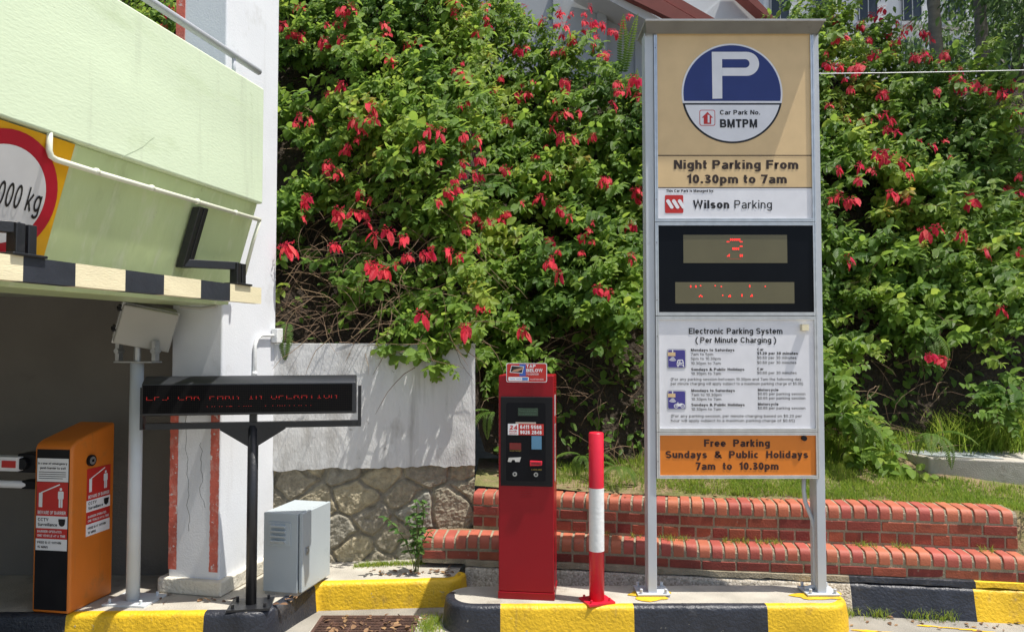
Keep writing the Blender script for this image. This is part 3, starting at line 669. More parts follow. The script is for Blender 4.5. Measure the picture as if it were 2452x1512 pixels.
ii, jj = np.meshgrid(np.arange(NU-1), np.arange(NV-1)); q = (jj*NU+ii).ravel()
npobj('rubble_base', V, [np.stack([q, q+1, q+NU+1, q+NU], 1)], M['rubble'], rw, True, rv.ravel())
mb = MB(); mb.prism([(0, .1), (WL, .1), (WL, zm-.01), (0, zm-.01)], lambda a, z, h: wp(a, z, h), -.2, -.058); obj('wall_core', mb, M['mortar'], rw, True)

# ------------------------------------------------------------------ brick tiers
def resample(path, step):
    P = [Vector((a, b_, 0)) for a, b_ in path]; out = []; 
    cum = [0]
    for a, b_ in zip(P[:-1], P[1:]): cum.append(cum[-1]+(b_-a).length)
    def at(s):
        s = min(max(s, 0), cum[-1])
        for i in range(len(P)-1):
            if s <= cum[i+1]: 
                k = (s-cum[i])/(cum[i+1]-cum[i]); return P[i].lerp(P[i+1], k), (P[i+1]-P[i]).normalized()
        return P[-1], (P[-1]-P[-2]).normalized()
    return at, cum[-1]
def spline(path, n=10):
    P = [Vector((a, b_, 0)) for a, b_ in path]; P = [2*P[0]-P[1]]+P+[2*P[-1]-P[-2]]; out = []
    for i in range(1, len(P)-2):
        for k in range(n):
            t = k/n; out.append(.5*((2*P[i])+(-P[i-1]+P[i+1])*t+(2*P[i-1]-5*P[i]+4*P[i+1]-P[i+2])*t*t+(-P[i-1]+3*P[i]-3*P[i+1]+P[i+2])*t**3))
    out.append(P[-2]); return [(p.x, p.y) for p in out]
def tier(name, label, path, rows, zc0, zc1, cdepth, seed, loc):
    """rows: (z0, z1, brick length); coping of bullnosed bricks zc0..zc1"""
    r2 = random.Random(seed); at, L = resample(spline(path), .02)
    th = thing(name, label, 'brick wall', loc)
    def P(s, d, z): p, t = at(s); return p+Vector((-t.y, t.x, 0))*d+Vector((0, 0, z))
    mb = MB(); n_ = int(L/.05)
    zlow = rows[-1][0]-.03
    for i in range(n_):
        s0, s1 = L*i/n_, L*(i+1)/n_
        pr = [(.005, zlow), (.005, zc1-.045), (.026, zc1-.014), (cdepth-.005, zc1-.004), (cdepth, zlow)]
        a = [P(s0, d_, z+.003*smooth_noise(s0*8, z*8)) for d_, z in pr]; b_ = [P(s1, d_, z+.003*smooth_noise(s1*8, z*8)) for d_, z in pr]
        mb.add(a+b_, [(k, k+5, k+6, k+1) for k in range(4)]+([(0, 1, 2, 3, 4)] if i == 0 else [])+([(9, 8, 7, 6, 5)] if i == n_-1 else []))
    bm_ = obj('mortar', mb, M['mortar'], th, True)
    mb = MB()
    for ri, (z0, z1, bl) in enumerate(rows):
        s = -r2.uniform(0, bl*.6)
        while s < L-.01:
            l_ = bl*r2.uniform(.93, 1.05); a, e_ = max(s, 0), min(s+l_-.011, L)
            if e_-a > .02:
                q = r2.uniform(-.004, .004); tz = r2.uniform(-.002, .002)
                vs = [P(a, q, z0+tz), P(e_, q+r2.uniform(-.002, .002), z0+tz), P(e_, .09, z0), P(a, .09, z0), P(a, q, z1+tz), P(e_, q, z1+tz), P(e_, .09, z1), P(a, .09, z1)]
                mb.add(vs, [(3, 2, 1, 0), (4, 5, 6, 7), (0, 1, 5, 4), (1, 2, 6, 5), (2, 3, 7, 6), (3, 0, 4, 7)], 0, r2.random())
            s += l_
    obj('brick_course', mb, M['brick'], th, True, bevel=.005)
    mb = MB(); s = 0; bw_ = .081
    rr = .042
    while s < L-.03:
        l_ = bw_*r2.uniform(.95, 1.05); e_ = min(s+l_-.016, L); dz = r2.uniform(-.003, .003); dd = r2.uniform(-.004, .004)
        pr = [(0, zc0), (0, zc1-rr)]+[(rr*(1-math.cos(R(a_))), zc1-rr+rr*math.sin(R(a_))) for a_ in (20, 40, 60, 78)]+[(rr*1.2, zc1), (cdepth, zc1), (cdepth, zc0)]
        pr = [(a_+dd, b_+dz) for a_, b_ in pr]; n_ = len(pr)
        vs = [P(s, d_, z) for d_, z in pr]+[P(e_, d_, z) for d_, z in pr]
        mb.add(vs, [tuple(range(n_)), tuple(range(2*n_-1, n_-1, -1))]+[(i, n_+i, n_+(i+1) % n_, (i+1) % n_) for i in range(n_)], 0, r2.random())
        s += l_
    obj('coping', mb, M['coping'], th, True, bevel=.004)
    return at, L
tier('brick_planter_wall', 'lower front tier of the red brick planter wall with rounded coping, behind the bollard', low, [(.232, .287, .215)], .305, .385, .2, 4, (1.3, 4.92, .19))
upp = [(-.28, 5.40), (.1, 5.33), (.52, 5.24), (1.36, 5.06), (2.24, 4.955), (3.25, 4.80)]
tier('brick_planter_wall', 'upper back tier of the red brick planter wall edging the grass', upp, [(.48, .54, .215), (.40, .465, .108)], .555, .64, .21, 8, (1.36, 5.06, .37))
mb = MB()   # soil strip between the tiers
sp1 = [Vector((a, b_+.17, .375)) for a, b_ in spline(low)]; 
for a, b_ in zip(sp1[:-1], sp1[1:]): mb.add([a, b_, b_+Vector((0, .35, 0)), a+Vector((0, .35, 0))], [(0, 1, 2, 3)])
tag(obj('soil', mb, M['lawn']), kind='structure')

# ------------------------------------------------------------------ drain grate
dg_ = thing('drain_grate', 'rusty iron drain grate in the road by the yellow kerb', 'grate', (-.88, 4.4, .004))
mb = MB(); gx0, gx1, gy0, gy1 = -1.17, -.6, 4.06, 4.67
mb.box(gx0, gx1, gy0, gy1, .006, .008); obj('pit_shade_sheet', mb, M['pitshade_crack'], dg_, True)  # dark sheet painted as the pit's shade; no hole below the bars
mb = MB()
for x0, x1, y0, y1 in ((gx0-.02, gx0, gy0-.02, gy1+.02), (gx1, gx1+.02, gy0-.02, gy1+.02), (gx0, gx1, gy0-.02, gy0), (gx0, gx1, gy1, gy1+.02)): mb.box(x0, x1, y0, y1, .005, .019)
obj('grate_frame', mb, M['rust'], dg_, True)
mb = MB()
for i in range(24): mb.box(gx0, gx1, gy0+.008+i*.0253, gy0+.0195+i*.0253, .0085, .017)
for x in (gx0+.19, gx0+.38): mb.box(x, x+.012, gy0, gy1, .009, .0155)
obj('grate_bar', mb, M['rust'], dg_, True)

# ------------------------------------------------------------------ barrier machine
bm0 = W(165, 1461, 4.28)
br = thing('barrier_machine', 'orange parking barrier machine with red warning stickers and boom arm', 'barrier', (bm0.x, bm0.y, KH), R(-9))
bwid, bdep = .245, .36
mb = MB()
mb.prism([(0, 0), (bdep, 0), (bdep, 1.06), (.05, .985), (.012, .965), (0, .94)], lambda y, z, h: Vector((h, y, z)), -bwid, 0)
obj('body', mb, M['orange'], br, bevel=.018, seg=3)
fr = frame((-bwid, 0, 0), (1, 0, 0), (0, 0, 1)); s0, s1 = .024, .225
zz = lambda y: (1420-y)*.001328
mb = MB(); mb.plate(fr, s0-.004, s1+.004, .02, .935, .0, .0025); obj('black_panel', mb, M['dark'], br)
fs = frame((0, 0, 0), (0, 1, 0), (0, 0, 1))
def sticker(fr, u0, u1, y0, y1, mat_, nm='sticker', off=.003):
    mb = MB(); mb.plate(fr, u0, u1, zz(y1), zz(y0), off-.0028, off+.0003); return obj(nm, mb, mat_, br)
def person_icon(mb, fr, u, v, h, off, mi=0):
    mb.disc(fr, u, v+h*.92, h*.075, off, mi, 14)
    mb.rrect(fr, u-h*.16, u+h*.16, v+h*.42, v+h*.82, h*.05, off, mi)
    mb.rrect(fr, u-h*.11, u-h*.01, v, v+h*.45, h*.03, off, mi); mb.rrect(fr, u+h*.01, u+h*.11, v, v+h*.45, h*.03, off, mi)
def barrier_icon(mb, fr, u0, u1, v0, v1, off, mi=0):
    w_ = u1-u0
    mb.rect(fr, u0+.03*w_, u0+.16*w_, v0, v0+(v1-v0)*.62, off, mi)
    mb.line(fr, (u0+.1*w_, v0+(v1-v0)*.62), (u0+.78*w_, v1), .007, off, mi)
    person_icon(mb, fr, u0+.82*w_, v0, (v1-v0)*.86, off, mi)
def sticker_set(fr, u0, u1, ys, extra):
    O = .0045
    w_ = u1-u0; c = (u0+u1)/2
    a, b_, c1, d_, e_ = ys
    st = sticker(fr, u0, u1, a, b_, M['redv']); mb = MB(); barrier_icon(mb, fr, u0+.01, u1-.012, zz(a)+(zz(b_)-zz(a))*.74, zz(a)-.012, O)
    text(mb, 'BEWARE OF BARRIER', fr, u0+w_*.05, zz(b_)+.011, .019, w_*.9, 'L', .012, 0, O); obj('lettering', mb, M['whitev'], st)
    st = sticker(fr, u0, u1, b_, c1, M['whitev']); mb = MB(); text(mb, 'CCTV', fr, u0+w_*.06, zz(c1)+.041, .018, w_*.34, 'L', .01, 0, O); text(mb, 'Surveillance', fr, u0+w_*.06, zz(c1)+.013, .018, w_*.62, 'L', .01, 0, O)
    mb.disc(fr, u0+w_*.83, zz(c1)+.034, w_*.1, O, 0, 20); mb.rect(fr, u0+w_*.72, u0+w_*.94, zz(c1)+.04, zz(c1)+.056, O+.0006); obj('lettering', mb, M['ink'], st)
    st = sticker(fr, u0, u1, c1, d_, M['redv']); mb = MB(); text(mb, 'BARRIER OPERATES', fr, u0+w_*.05, zz(d_)+.036, .013, w_*.78, 'L', .01, 0, O); text(mb, 'ONE VEHICLE AT A TIME', fr, u0+w_*.05, zz(d_)+.012, .013, w_*.9, 'L', .01, 0, O); obj('lettering', mb, M['whitev'], st)
    st = sticker(fr, u0, u1, d_, e_, M['whitev']); mb = MB(); text(mb, 'FREE EXIT WITHIN', fr, u0+w_*.06, zz(e_)+.038, .013, w_*.76, 'L', .01, 0, O); text(mb, '15 MINS', fr, u0+w_*.06, zz(e_)+.012, .013, w_*.34, 'L', .01, 0, O); obj('lettering', mb, M['ink'], st)
sticker_set(fr, s0, s1, (857, 1003, 1056, 1101, 1150), 0)
st = sticker(fr, s0, s1, 755, 855, M['whitev']); mb = MB()
text(mb, 'In case of emergency', fr, s0+.006, zz(781), .013, .188, 'L', .01, 0, .0045); text(mb, 'push barrier to exit', fr, s0+.02, zz(801), .013, .165, 'L', .01, 0, .0045)
for k in range(4): mb.rect(fr, s0+.012, s1-.014-.02*(k == 3), zz(815+9*k), zz(812.5+9*k), .0045)
obj('lettering', mb, M['ink'], st)
ys_ = lambda x: (x-302)/173*bdep
sticker_set(fs, ys_(360), ys_(455), (815, 955, 1006, 1060, 1112), 0)
mb = MB(); mb.tube([(.0, ys_(372), zz(778)), (.016, ys_(372), zz(778))], .033, 24, 0); mb.tube([(.015, ys_(372), zz(778)), (.019, ys_(372), zz(778))], .023, 20, 1)
mb.box(.0195, .0205, ys_(372)-.009, ys_(372)+.009, zz(778)-.008, zz(778)+.008, 0)
obj('lock', mb, [M['dark'], M['steel']], br)
mb = MB()
mb.box(-bwid-.14, -bwid+.005, .03, .15, .79, .9); mb.tube([(-bwid-.09, .09, .845), (-bwid-.09, -.0, .845)], .035, 16); mb.box(-bwid-.13, -bwid, .05, .12, .69, .74)
obj('boom_mount', mb, M['dark'], br, bevel=.008)
mb = MB(); x = -bwid-.1
for k in range(9):
    mb.box(x-.28, x, -.012, .06, .805, .885, k % 2 == 1); x -= .28
mb.box(-bwid-.2, -bwid-.11, -.016, .064, .825, .865, 1)
boom = obj('boom_arm', mb, [M['whitev'], M['redv']], br)
mb = MB(); mb.tube([(-bwid-.1, .06, .715), (-bwid-.13, .06, .715), (-bwid-1.6, .05, .715)], [.012, .022, .022], 14); obj('skirt_rail', mb, M['whitev'], br, smooth=True)

# ------------------------------------------------------------------ antenna box on pale pole
pc = W(318, 1430, 4.50)
ap = thing('antenna_pole', 'white antenna box on a tall pale pole beside orange barrier', 'antenna', (pc.x, pc.y, KH), R(-8))
mb = MB(); mb.tube([(0, 0, .012), (0, 0, 1.43)], .0385, 24); obj('pole', mb, M['pole'], ap, smooth=True)
mb = MB(); mb.box(-.13, .14, -.1, .12, 0, .012)
for x, y in ((-.1, -.07), (.1, -.07), (-.1, .09), (.1, .09)): mb.tube([(x, y, .012), (x, y, .035)], .009, 8)
obj('base_plate', mb, M['pole'], ap)
mb = MB(); mb.box(-.12, .13, -.05, .05, 1.43, 1.437)
mb.tube([(-.0, 0, 1.437), (0, 0, 1.56)], .02, 10)
for x in (-.12, .12): mb.box(x-.012, x+.012, -.02, .02, 1.44, 1.56); mb.tube([(x, -.03, 1.5), (x, .03, 1.5)], .016, 10)
obj('tilt_bracket', mb, M['steel'], ap)
ac = Matrix(ROOT[ap.name]) @ W(351, 788, 4.45)
Mx = Matrix.Translation(ac) @ Matrix.Rotation(R(43), 4, 'Z') @ Matrix.Rotation(R(11), 4, 'Y') @ Matrix.Rotation(R(20), 4, 'X')
mb = MB(); mb.box(-.155, .155, 0, .13, -.125, .125, 0, Mx)
bx = obj('antenna_box', mb, M['erp'], ap, bevel=.012)
mb = MB(); mb.box(-.16, .16, .028, .036, -.13, .13, 0, Mx); obj('lid_seam', mb, M['steel'], bx)
for z in (-.06, .07):
    mb = MB(); mb.box(-.175, -.153, .03, .06, z, z+.035, 0, Mx); mb.box(-.18, -.155, .02, .07, z+.008, z+.016, 0, Mx); obj('clip', mb, M['dark'], bx)
mb = MB(); mb.tube([W(430, 735, 4.5), W(480, 738, 4.55), W(515, 733, 4.58), W(525, 722, 4.58)], .009, 8); obj('cable_pipe', mb, M['erp'], ap, True, smooth=True)

# ------------------------------------------------------------------ LED message board
lp = W(601, 1439, 4.43)
lb = thing('message_board', 'black electronic message board with red dots on a post', 'display', (lp.x, lp.y, KH), R(9))
mb = MB(); mb.tube([(0, 0, .01), (0, 0, 1.06)], .031, 20); obj('post', mb, M['blackm'], lb, smooth=True)
mb = MB(); mb.box(-.12, .12, -.1, .1, 0, .012)
for x in (-.09, .09):
    for y in (-.07, .07): mb.tube([(x, y, .012), (x, y, .035)], .009, 8)
obj('base_plate', mb, M['blackm'], lb)
hl, hr = -.607, .6
mb = MB(); mb.box(hl+.01, hr+.03, -.025, .025, 1.045, 1.08); mb.box(hr+.012, hr+.03, -.03, .03, 1.045, 1.29); mb.box(hl-.02, hl-.003, -.03, .03, 1.045, 1.29)
mb.box(-.02, .02, -.02, .02, 1.08, 1.13)
for sg in (-1, 1): mb.prism([(sg*.025, 1.048), (sg*.185, 1.048), (sg*.185, 1.035), (sg*.025, .935)], lambda a, b_, h: Vector((a, h, b_)), -.02, .02)
obj('support_frame', mb, M['blackm'], lb)
mb = MB(); mb.prism([(-.07, 1.13), (.07, 1.115), (.07, 1.352), (-.015, 1.352), (-.07, 1.312)], lambda y, z, h: Vector((h, y, z)), hl, hr)
hs_ = obj('housing', mb, M['ledbox'], lb, bevel=.006)
fr = frame((0, -.07, 0), (1, 0, 0), (0, 0, 1))
mb = MB(); mb.plate(fr, hl+.008, hr-.02, 1.142, 1.305, -.004, .0015); sc_ = obj('screen', mb, M['ledgrid'], lb)
FONT = {'E': '1F101E10101F', 'P': '1E11111E1010', 'S': '0F100E01011E', 'C': '0F101010100F', 'A': '0E11111F1111', 'R': '1E11111E1211', 'K': '11121C121111', 'I': '0E040404040E', 'N': '111915131111', 'O': '0E111111110E', 'T': '1F0404040404', ' ': '000000000000'}
mb = MB()
def dots(mb, s, u0, v0, st, rows, ra, mi=0):
    for c in s:
        g = FONT[c]
        for r_ in range(6):
            if r_ in rows:
                bits = int(g[2*r_:2*r_+2], 16)
                for q in range(5):
                    if bits >> (4-q) & 1: mb.disc(fr, u0+q*st, v0-r_*st*1.15, ra, .0028, mi, 6)
        u0 += st*6.0
dots(mb, 'EPS CAR PARK IN OPERATION', hl+.03, 1.262, .0072, (4,), .0023)
dots(mb, 'EPS CAR PARK IN OPERATION', hl+.03, 1.262, .0072, (3, 5), .0017, 1)
dots(mb, '  PARKING CONTROL'.replace('G', 'C').replace('L', 'I'), hl+.28, 1.195, .0068, (2,), .0017, 1)
obj('led_text', mb, [emis('red_led_soft', (1, .02, .015), .8), M['leddim']], sc_)

# ------------------------------------------------------------------ grey utility cabinet
cc = W(711, 1411, 4.58)
uc = thing('utility_cabinet', 'light grey metal utility cabinet with louvred side standing by white pillar', 'cabinet', (cc.x, cc.y, KH), R(-13))
cw, cd, ch = .232, .375, .5
mb = MB(); mb.box(-cw+.01, -.0, .005, cd-.005, 0, .018); obj('footing', mb, M['concrete'], uc)
mb = MB(); mb.box(-cw, 0, 0, cd, .018, ch); obj('body', mb, M['greybox'], uc, bevel=.004)
mb = MB(); mb.box(.008, .03, .004, cd, .024, ch+.002); dr = obj('door', mb, M['greybox'], uc, bevel=.004)
mb = MB(); mb.box(.0, .0085, .02, cd-.02, .04, ch-.02); obj('door_seal', mb, M['dark'], uc)
mb = MB(); mb.box(.03, .036, .045, .075, .24, .29); mb.tube([(.036, .06, .265), (.043, .06, .265)], .012, 12); obj('lock', mb, M['steel'], dr)
mb = MB(); mb.box(-.2, -.045, -.007, 0, .3, .445)
for k in range(4):
    z = .32+k*.03; n_ = 8
    mb.prism([(-.004, z)]+[(-.004-.024*math.sin(PI*i/n_*.5), z+.018*(1-math.cos(PI*i/n_*.5))) for i in range(n_+1)]+[(-.004, z+.018)], lambda y, z_, h: Vector((h, y, z_)), -.172, -.075)
for x in (-.19, -.055):
    for z in (.31, .435): mb.tube([(x, -.004, z), (x, -.008, z)], .005, 8)
obj('louvre', mb, M['greybox'], uc, bevel=.002)

# ------------------------------------------------------------------ red payment kiosk
k0 = W(1192, 1428, 4.51); kx0 = k0.x; kw, kd = .338, .26
ki = thing('parking_kiosk', 'tall red ticket kiosk with black control panel on island', 'kiosk', (kx0+.17, 4.53, KH), R(-7))
KT = W(1250, 898, 4.53).z-KH
mb = MB(); mb.box(-kw/2, kw/2, 0, kd, .045, KT); body = obj('body', mb, M['kred'], ki, bevel=.006)
mb = MB(); mb.box(-kw/2-.003, kw/2+.003, -.003, kd+.003, 0, .043); obj('plinth', mb, M['kred'], ki, bevel=.003)
fr = frame((-kw/2, 0, 0), (1, 0, 0), (0, 0, 1))
z6 = lambda y: (1412-y)/(1412-135)*KT
u6 = lambda x: (x-115)/(430-115)*kw
mb = MB(); mb.plate(fr, u6(128), u6(424), z6(768), z6(258), 0, .012)
fp = obj('control_panel', mb, M['dark'], ki, bevel=.004)
mb = MB(); mb.rrect(fr, u6(160), u6(384), z6(738), z6(292), .012, .0135); obj('fascia', mb, M['acrylic'], fp)
O = .0145
mb = MB(); mb.plate(fr, u6(228), u6(342), z6(366), z6(322), .012, .0155); lc = obj('lcd', mb, M['lcd'], fp)
mb = MB()
for k in range(2): text(mb, 'WELCOME' if k == 0 else 'PARKING', fr, u6(236), z6(342+18*k), .007, .105, 'L', 0, 0, .0162)
obj('lettering', mb, flat('lcd_ink', (.05, .11, .07)), lc)
mb = MB(); mb.rect(fr, u6(170), u6(230), z6(476), z6(412), O, 1); mb.rect(fr, u6(231), u6(374), z6(476), z6(412), O, 0); mb.rect(fr, u6(214), u6(330), z6(412), z6(402), O, 2)
st = obj('service_sticker', mb, [M['redv'], M['whitev'], flat('cream_strip', (.5, .42, .36))], fp)
mb = MB(); text(mb, '24', fr, u6(178), z6(445), .025, u6(224)-u6(178), 'L', .02, 1, O+.001); text(mb, 'HOUR', fr, u6(178), z6(460), .009, u6(222)-u6(178), 'L', .01, 1, O+.001); text(mb, 'SERVICE', fr, u6(178), z6(472), .007, u6(222)-u6(178), 'L', .01, 1, O+.001)
text(mb, '6411 5566', fr, u6(240), z6(440), .022, u6(362)-u6(240), 'L', .02, 0, O+.001); text(mb, '9026 2848', fr, u6(240), z6(470), .022, u6(362)-u6(240), 'L', .02, 0, O+.001)
obj('lettering', mb, [M['whitev'], M['redv']], st)
mb = MB(); mb.plate(fr, u6(305), u6(362), z6(556), z6(480), .012, .016); obj('touch_screen', mb, M['bluescr'], fp)
mb = MB(); mb.plate(fr, u6(180), u6(246), z6(560), z6(522), .012, .02); obj('ticket_scanner', mb, flat('scanner_red', (.16, .015, .015), .2), fp)
mb = MB(); text(mb, 'SCAN TICKET', fr, u6(180), z6(570), .007, u6(246)-u6(180), 'L', .0, 0, O+.001); text(mb, 'CASHCARD', fr, u6(304), z6(675), .008, u6(362)-u6(304), 'L', 0, 0, O+.001); obj('lettering', mb, flat('gold_ink', (.5, .36, .08)), fp)
mb = MB(); mb.prism([(u6(176), z6(606)), (u6(246), z6(602)), (u6(238), z6(628)), (u6(214), z6(628)), (u6(210), z6(617)), (u6(196), z6(617)), (u6(190), z6(630)), (u6(170), z6(628))][::-1], lambda a, b_, h: fr(a, b_, h), .012, .026); obj('ticket_slot', mb, M['alu2'], fp)
mb = MB(); mb.prism([(u6(296), z6(620)), (u6(366), z6(622)), (u6(364), z6(646)), (u6(296), z6(650))][::-1], lambda a, b_, h: fr(a, b_, h), .012, .03); mb.rect(fr, u6(304), u6(358), z6(638), z6(632), .0305, 1); obj('card_slot', mb, [M['bred'], M['ink']], fp, bevel=.003)
for x in (210, 330):
    mb = MB(); c = fr(u6(x), z6(699), .012); mb.tube([c, fr(u6(x), z6(699), .02)], .0135, 18); mb.tube([fr(u6(x), z6(699), .02), fr(u6(x), z6(699), .022)], .006, 10, 1); obj('key_lock', mb, [M['steel'], M['dark']], fp)
mb = MB()
for k in range(4): mb.plate(fr, u6(232), u6(316), z6(250-16*k), z6(247-16*k), 0, .003)
obj('vent', mb, M['kred'], body); mb = MB()
for k in range(4): mb.plate(fr, u6(238), u6(306), z6(832-14*k), z6(830-14*k), 0, .002)
obj('vent', mb, M['kred'], body)
# tap card sign on top
mb = MB(); zt0, zt1 = z6(174), z6(64)
mb.rrect(fr, u6(160), u6(393), zt0, zt1, .012, .009, 1); mb.rrect(fr, u6(164), u6(389), zt0+.004, zt1-.004, .01, .0098, 0)
mb.rect(fr, u6(236), u6(272), zt0+.037, zt1-.006, .0104, 2)
mb.plate(fr, u6(162), u6(391), zt0+.002, zt1-.002, .004, .0085, 1)
mb.rrect(fr, u6(172), u6(290), zt0+.008, zt0+.032, .006, .0108, 1)
mb.poly(fr, [(u6(180), zt1-.058), (u6(252), zt1-.064), (u6(262), zt1-.02), (u6(190), zt1-.014)], .0108, 1); mb.poly(fr, [(u6(185), zt1-.054), (u6(250), zt1-.059), (u6(258), zt1-.024), (u6(192), zt1-.018)], .0113, 3)
mb.poly(fr, [(u6(192), zt1-.052), (u6(225), zt1-.052), (u6(256), zt1-.036), (u6(254), zt1-.028), (u6(228), zt1-.034), (u6(205), zt1-.04)], .0118, 4)
ts_ = obj('tap_sign', mb, [M['redv'], M['whitev'], flat('blue_vinyl', (.05, .12, .45)), M['ink'], flat('skin_print', (.5, .26, .16))], ki)
mb = MB(); text(mb, 'TAP', fr, u6(275), zt1-.028, .02, u6(328)-u6(275), 'L', .02, 0, .0116); text(mb, 'BELOW', fr, u6(275), zt1-.054, .02, u6(368)-u6(275), 'L', .02, 0, .0116); text(mb, 'TO ENTER', fr, u6(275), zt1-.073, .012, u6(345)-u6(275), 'L', 0, 0, .0116); text(mb, 'ACCEPTED HERE', fr, u6(296), zt0+.014, .008, u6(374)-u6(296), 'L', 0, 0, .0116)
mb.rect(fr, u6(252), u6(284), zt0+.012, zt0+.028, .0114, 1); text(mb, 'nets', fr, u6(182), zt0+.017, .008, u6(210)-u6(182), 'L', 0, 1, .0116); text(mb, 'nets', fr, u6(218), zt0+.017, .008, u6(246)-u6(218), 'L', 0, 1, .0116)
obj('lettering', mb, [M['whitev'], flat('blue_vinyl2', (.05, .2, .55))], ts_)
fs = frame((kw/2, 0, 0), (0, 1, 0), (0, 0, 1))
mb = MB(); sv0, sv1 = z6(760), z6(250)
mb.poly(fs, [(.05, sv0+.02), (.095, sv0), (.14, sv0+.02), (.14, sv1), (.05, sv1)], .002, 0); ss = obj('side_strip', mb, flat('silver_vinyl', (.5, .5, .52)), ki)
mb = MB(); fsv = frame((kw/2, .12, z6(372)), (0, 0, -1), (0, 1, 0)); fsv2 = lambda a, b_, h=0: Vector((kw/2+h, .075+b_, z6(425)-a))
mb.add([fs(.06, z6(418), .003), fs(.13, z6(418), .003), fs(.13, z6(372), .003), fs(.06, z6(372), .003)], [(0, 1, 2, 3)], 1)
text(mb, 'Wilson', fsv2, 0, 0, .04, .1, 'L', .02, 0, .003); text(mb, 'Parking', fsv2, .112, 0, .04, .1, 'L', 0, 0, .003); obj('lettering', mb, [M['ink'], M['redv']], ss)
mb = MB()
for k in range(4): mb.plate(fs, .07, .2, KT-.05-.016*k, KT-.047-.016*k, 0, .003)
obj('vent', mb, M['kred'], body)

# ------------------------------------------------------------------ bollard
bp_ = W(1428, 1428, 4.51)
bo = thing('bollard', 'red and white banded round bollard with square base plate', 'bollard', (bp_.x, 4.5, KH), R(20))
BH = W(1428, 1034, 4.5).z-KH; b1 = W(1428, 1316, 4.5).z-KH; b2 = W(1428, 1166, 4.5).z-KH
mb = MB(); rr = .0455
mb.tube([(0, 0, .012), (0, 0, BH-.006), (0, 0, BH)], [rr, rr, rr-.006], 32, 0)
obj('tube', mb, M['bred'], bo, smooth=False, bevel=0)
mb = MB(); mb.tube([(0, 0, b1), (0, 0, b2)], rr+.0008, 32, 0, False); obj('white_band', mb, M['bwhite'], bo, smooth=True)
bo.children[0].data.polygons.foreach_set('use_smooth', [len(p.vertices) == 4 for p in bo.children[0].data.polygons])
mb = MB(); mb.box(-.085, .085, -.075, .075, 0, .012)
for x in (-.06, .06):
    for y in (-.05, .05): mb.tube([(x, y, .012), (x, y, .03)], [.009, .007], 8)
obj('base_plate', mb, M['bred'], bo)

# ------------------------------------------------------------------ parking sign
SY = 4.60
def Q(x, y): p = W(x, y, SY); return p.x, p.z
def z7(x, y): return Q((1700+x/2.7)/1.11587, (40+y/2.7)/1.11587)
def z8(x, y): return Q((1700+x/4.715)/1.11587, (560+y/4.715)/1.11587)
def zt_(x, y): return Q((1700+x/3.287)/1.11587, (840+y/3.287)/1.11587)
xl, xr = Q(1559, 756)[0], Q(1957.5, 756)[0]; XM = (xl+xr)/2
sg = thing('parking_sign', 'tall parking information sign with blue P on twin grey posts', 'sign', (XM, SY, KH))
fr = frame((0, SY, 0), (1, 0, 0), (0, 0, 1))
ztop = Q(1750, 62)[1]
for x in (xl-.003, xr+.003):
    mb = MB(); mb.box(x-.027, x+.027, SY+.0, SY+.11, KH+.012, ztop-.012); obj('post', mb, M['post'], sg, True, bevel=.003)
for x in (xl, xr):
    mb = MB(); mb.box(x-.1, x+.1, SY-.03, SY+.14, KH+.006, KH+.018)
    for a in (-.075, .075):
        for b_ in (-.012, .12): mb.tube([(x+a, SY+b_, KH+.018), (x+a, SY+b_, KH+.045)], .01, 8)
    obj('base_plate', mb, M['post'], sg, True, bevel=.002)
# roof cap with sloping lip
mb = MB(); zl = Q(1750, 80)[1]
x0, x1 = Q(1538, 70)[0], Q(1961, 70)[0]
mb.prism([(-.1, ztop-.012), (-.1, ztop), (.21, ztop), (.21, ztop-.012)], lambda y, z, h: Vector((h, SY+y, z)), x0, x1)
mb.add([(x0, SY-.1, ztop-.004), (x1, SY-.1, ztop-.004), (x1-.02, SY-.02, zl-.012), (x0+.02, SY-.02, zl-.012)], [(0, 1, 2, 3), (3, 2, 1, 0)])
for xx, s_ in ((x0, 1), (x1, -1)): mb.add([(xx, SY-.1, ztop-.004), (xx, SY+.2, ztop-.004), (xx+s_*.02, SY+.15, zl-.02), (xx+s_*.02, SY-.02, zl-.02)], [(0, 1, 2, 3), (3, 2, 1, 0)])
obj('roof_cap', mb, pm('dull_cap_metal', (.36, .355, .34), .5, .1, 6, metal=.2, dirt=(.25, .24, .22), dsc=10), sg, True)
fx0, fx1 = Q(1567, 500)[0], Q(1951, 500)[0]
def framed(nm, ya, yb_):
    """extruded aluminium frame with grooves between photo rows ya..yb"""
    za, zb = Q(0, ya)[1], Q(0, yb_)[1]; wv = .02; mb = MB()
    for k in range(3):
        o0 = k*wv/3; d = .012-(k % 2)*.004
        mb.box(fx0+o0, fx0+o0+wv/3, SY-d, SY+.03, zb, za); mb.box(fx1-o0-wv/3, fx1-o0, SY-d, SY+.03, zb, za)
        mb.box(fx0+wv, fx1-wv, SY-d-.001, SY+.03, za-o0-wv/3, za-o0); mb.box(fx0+wv, fx1-wv, SY-d-.001, SY+.03, zb+o0, zb+o0+wv/3)
    obj(nm, mb, M['alu2'], sg, True)
    return za-wv, zb+wv
px0, px1 = fx0+.02, fx1-.02
def panel(nm, v0, v1, mat_, o0=-.02, o1=.002):
    mb = MB(); mb.plate(fr, px0, px1, v0, v1, o0, o1); return obj(nm, mb, mat_, sg, True)
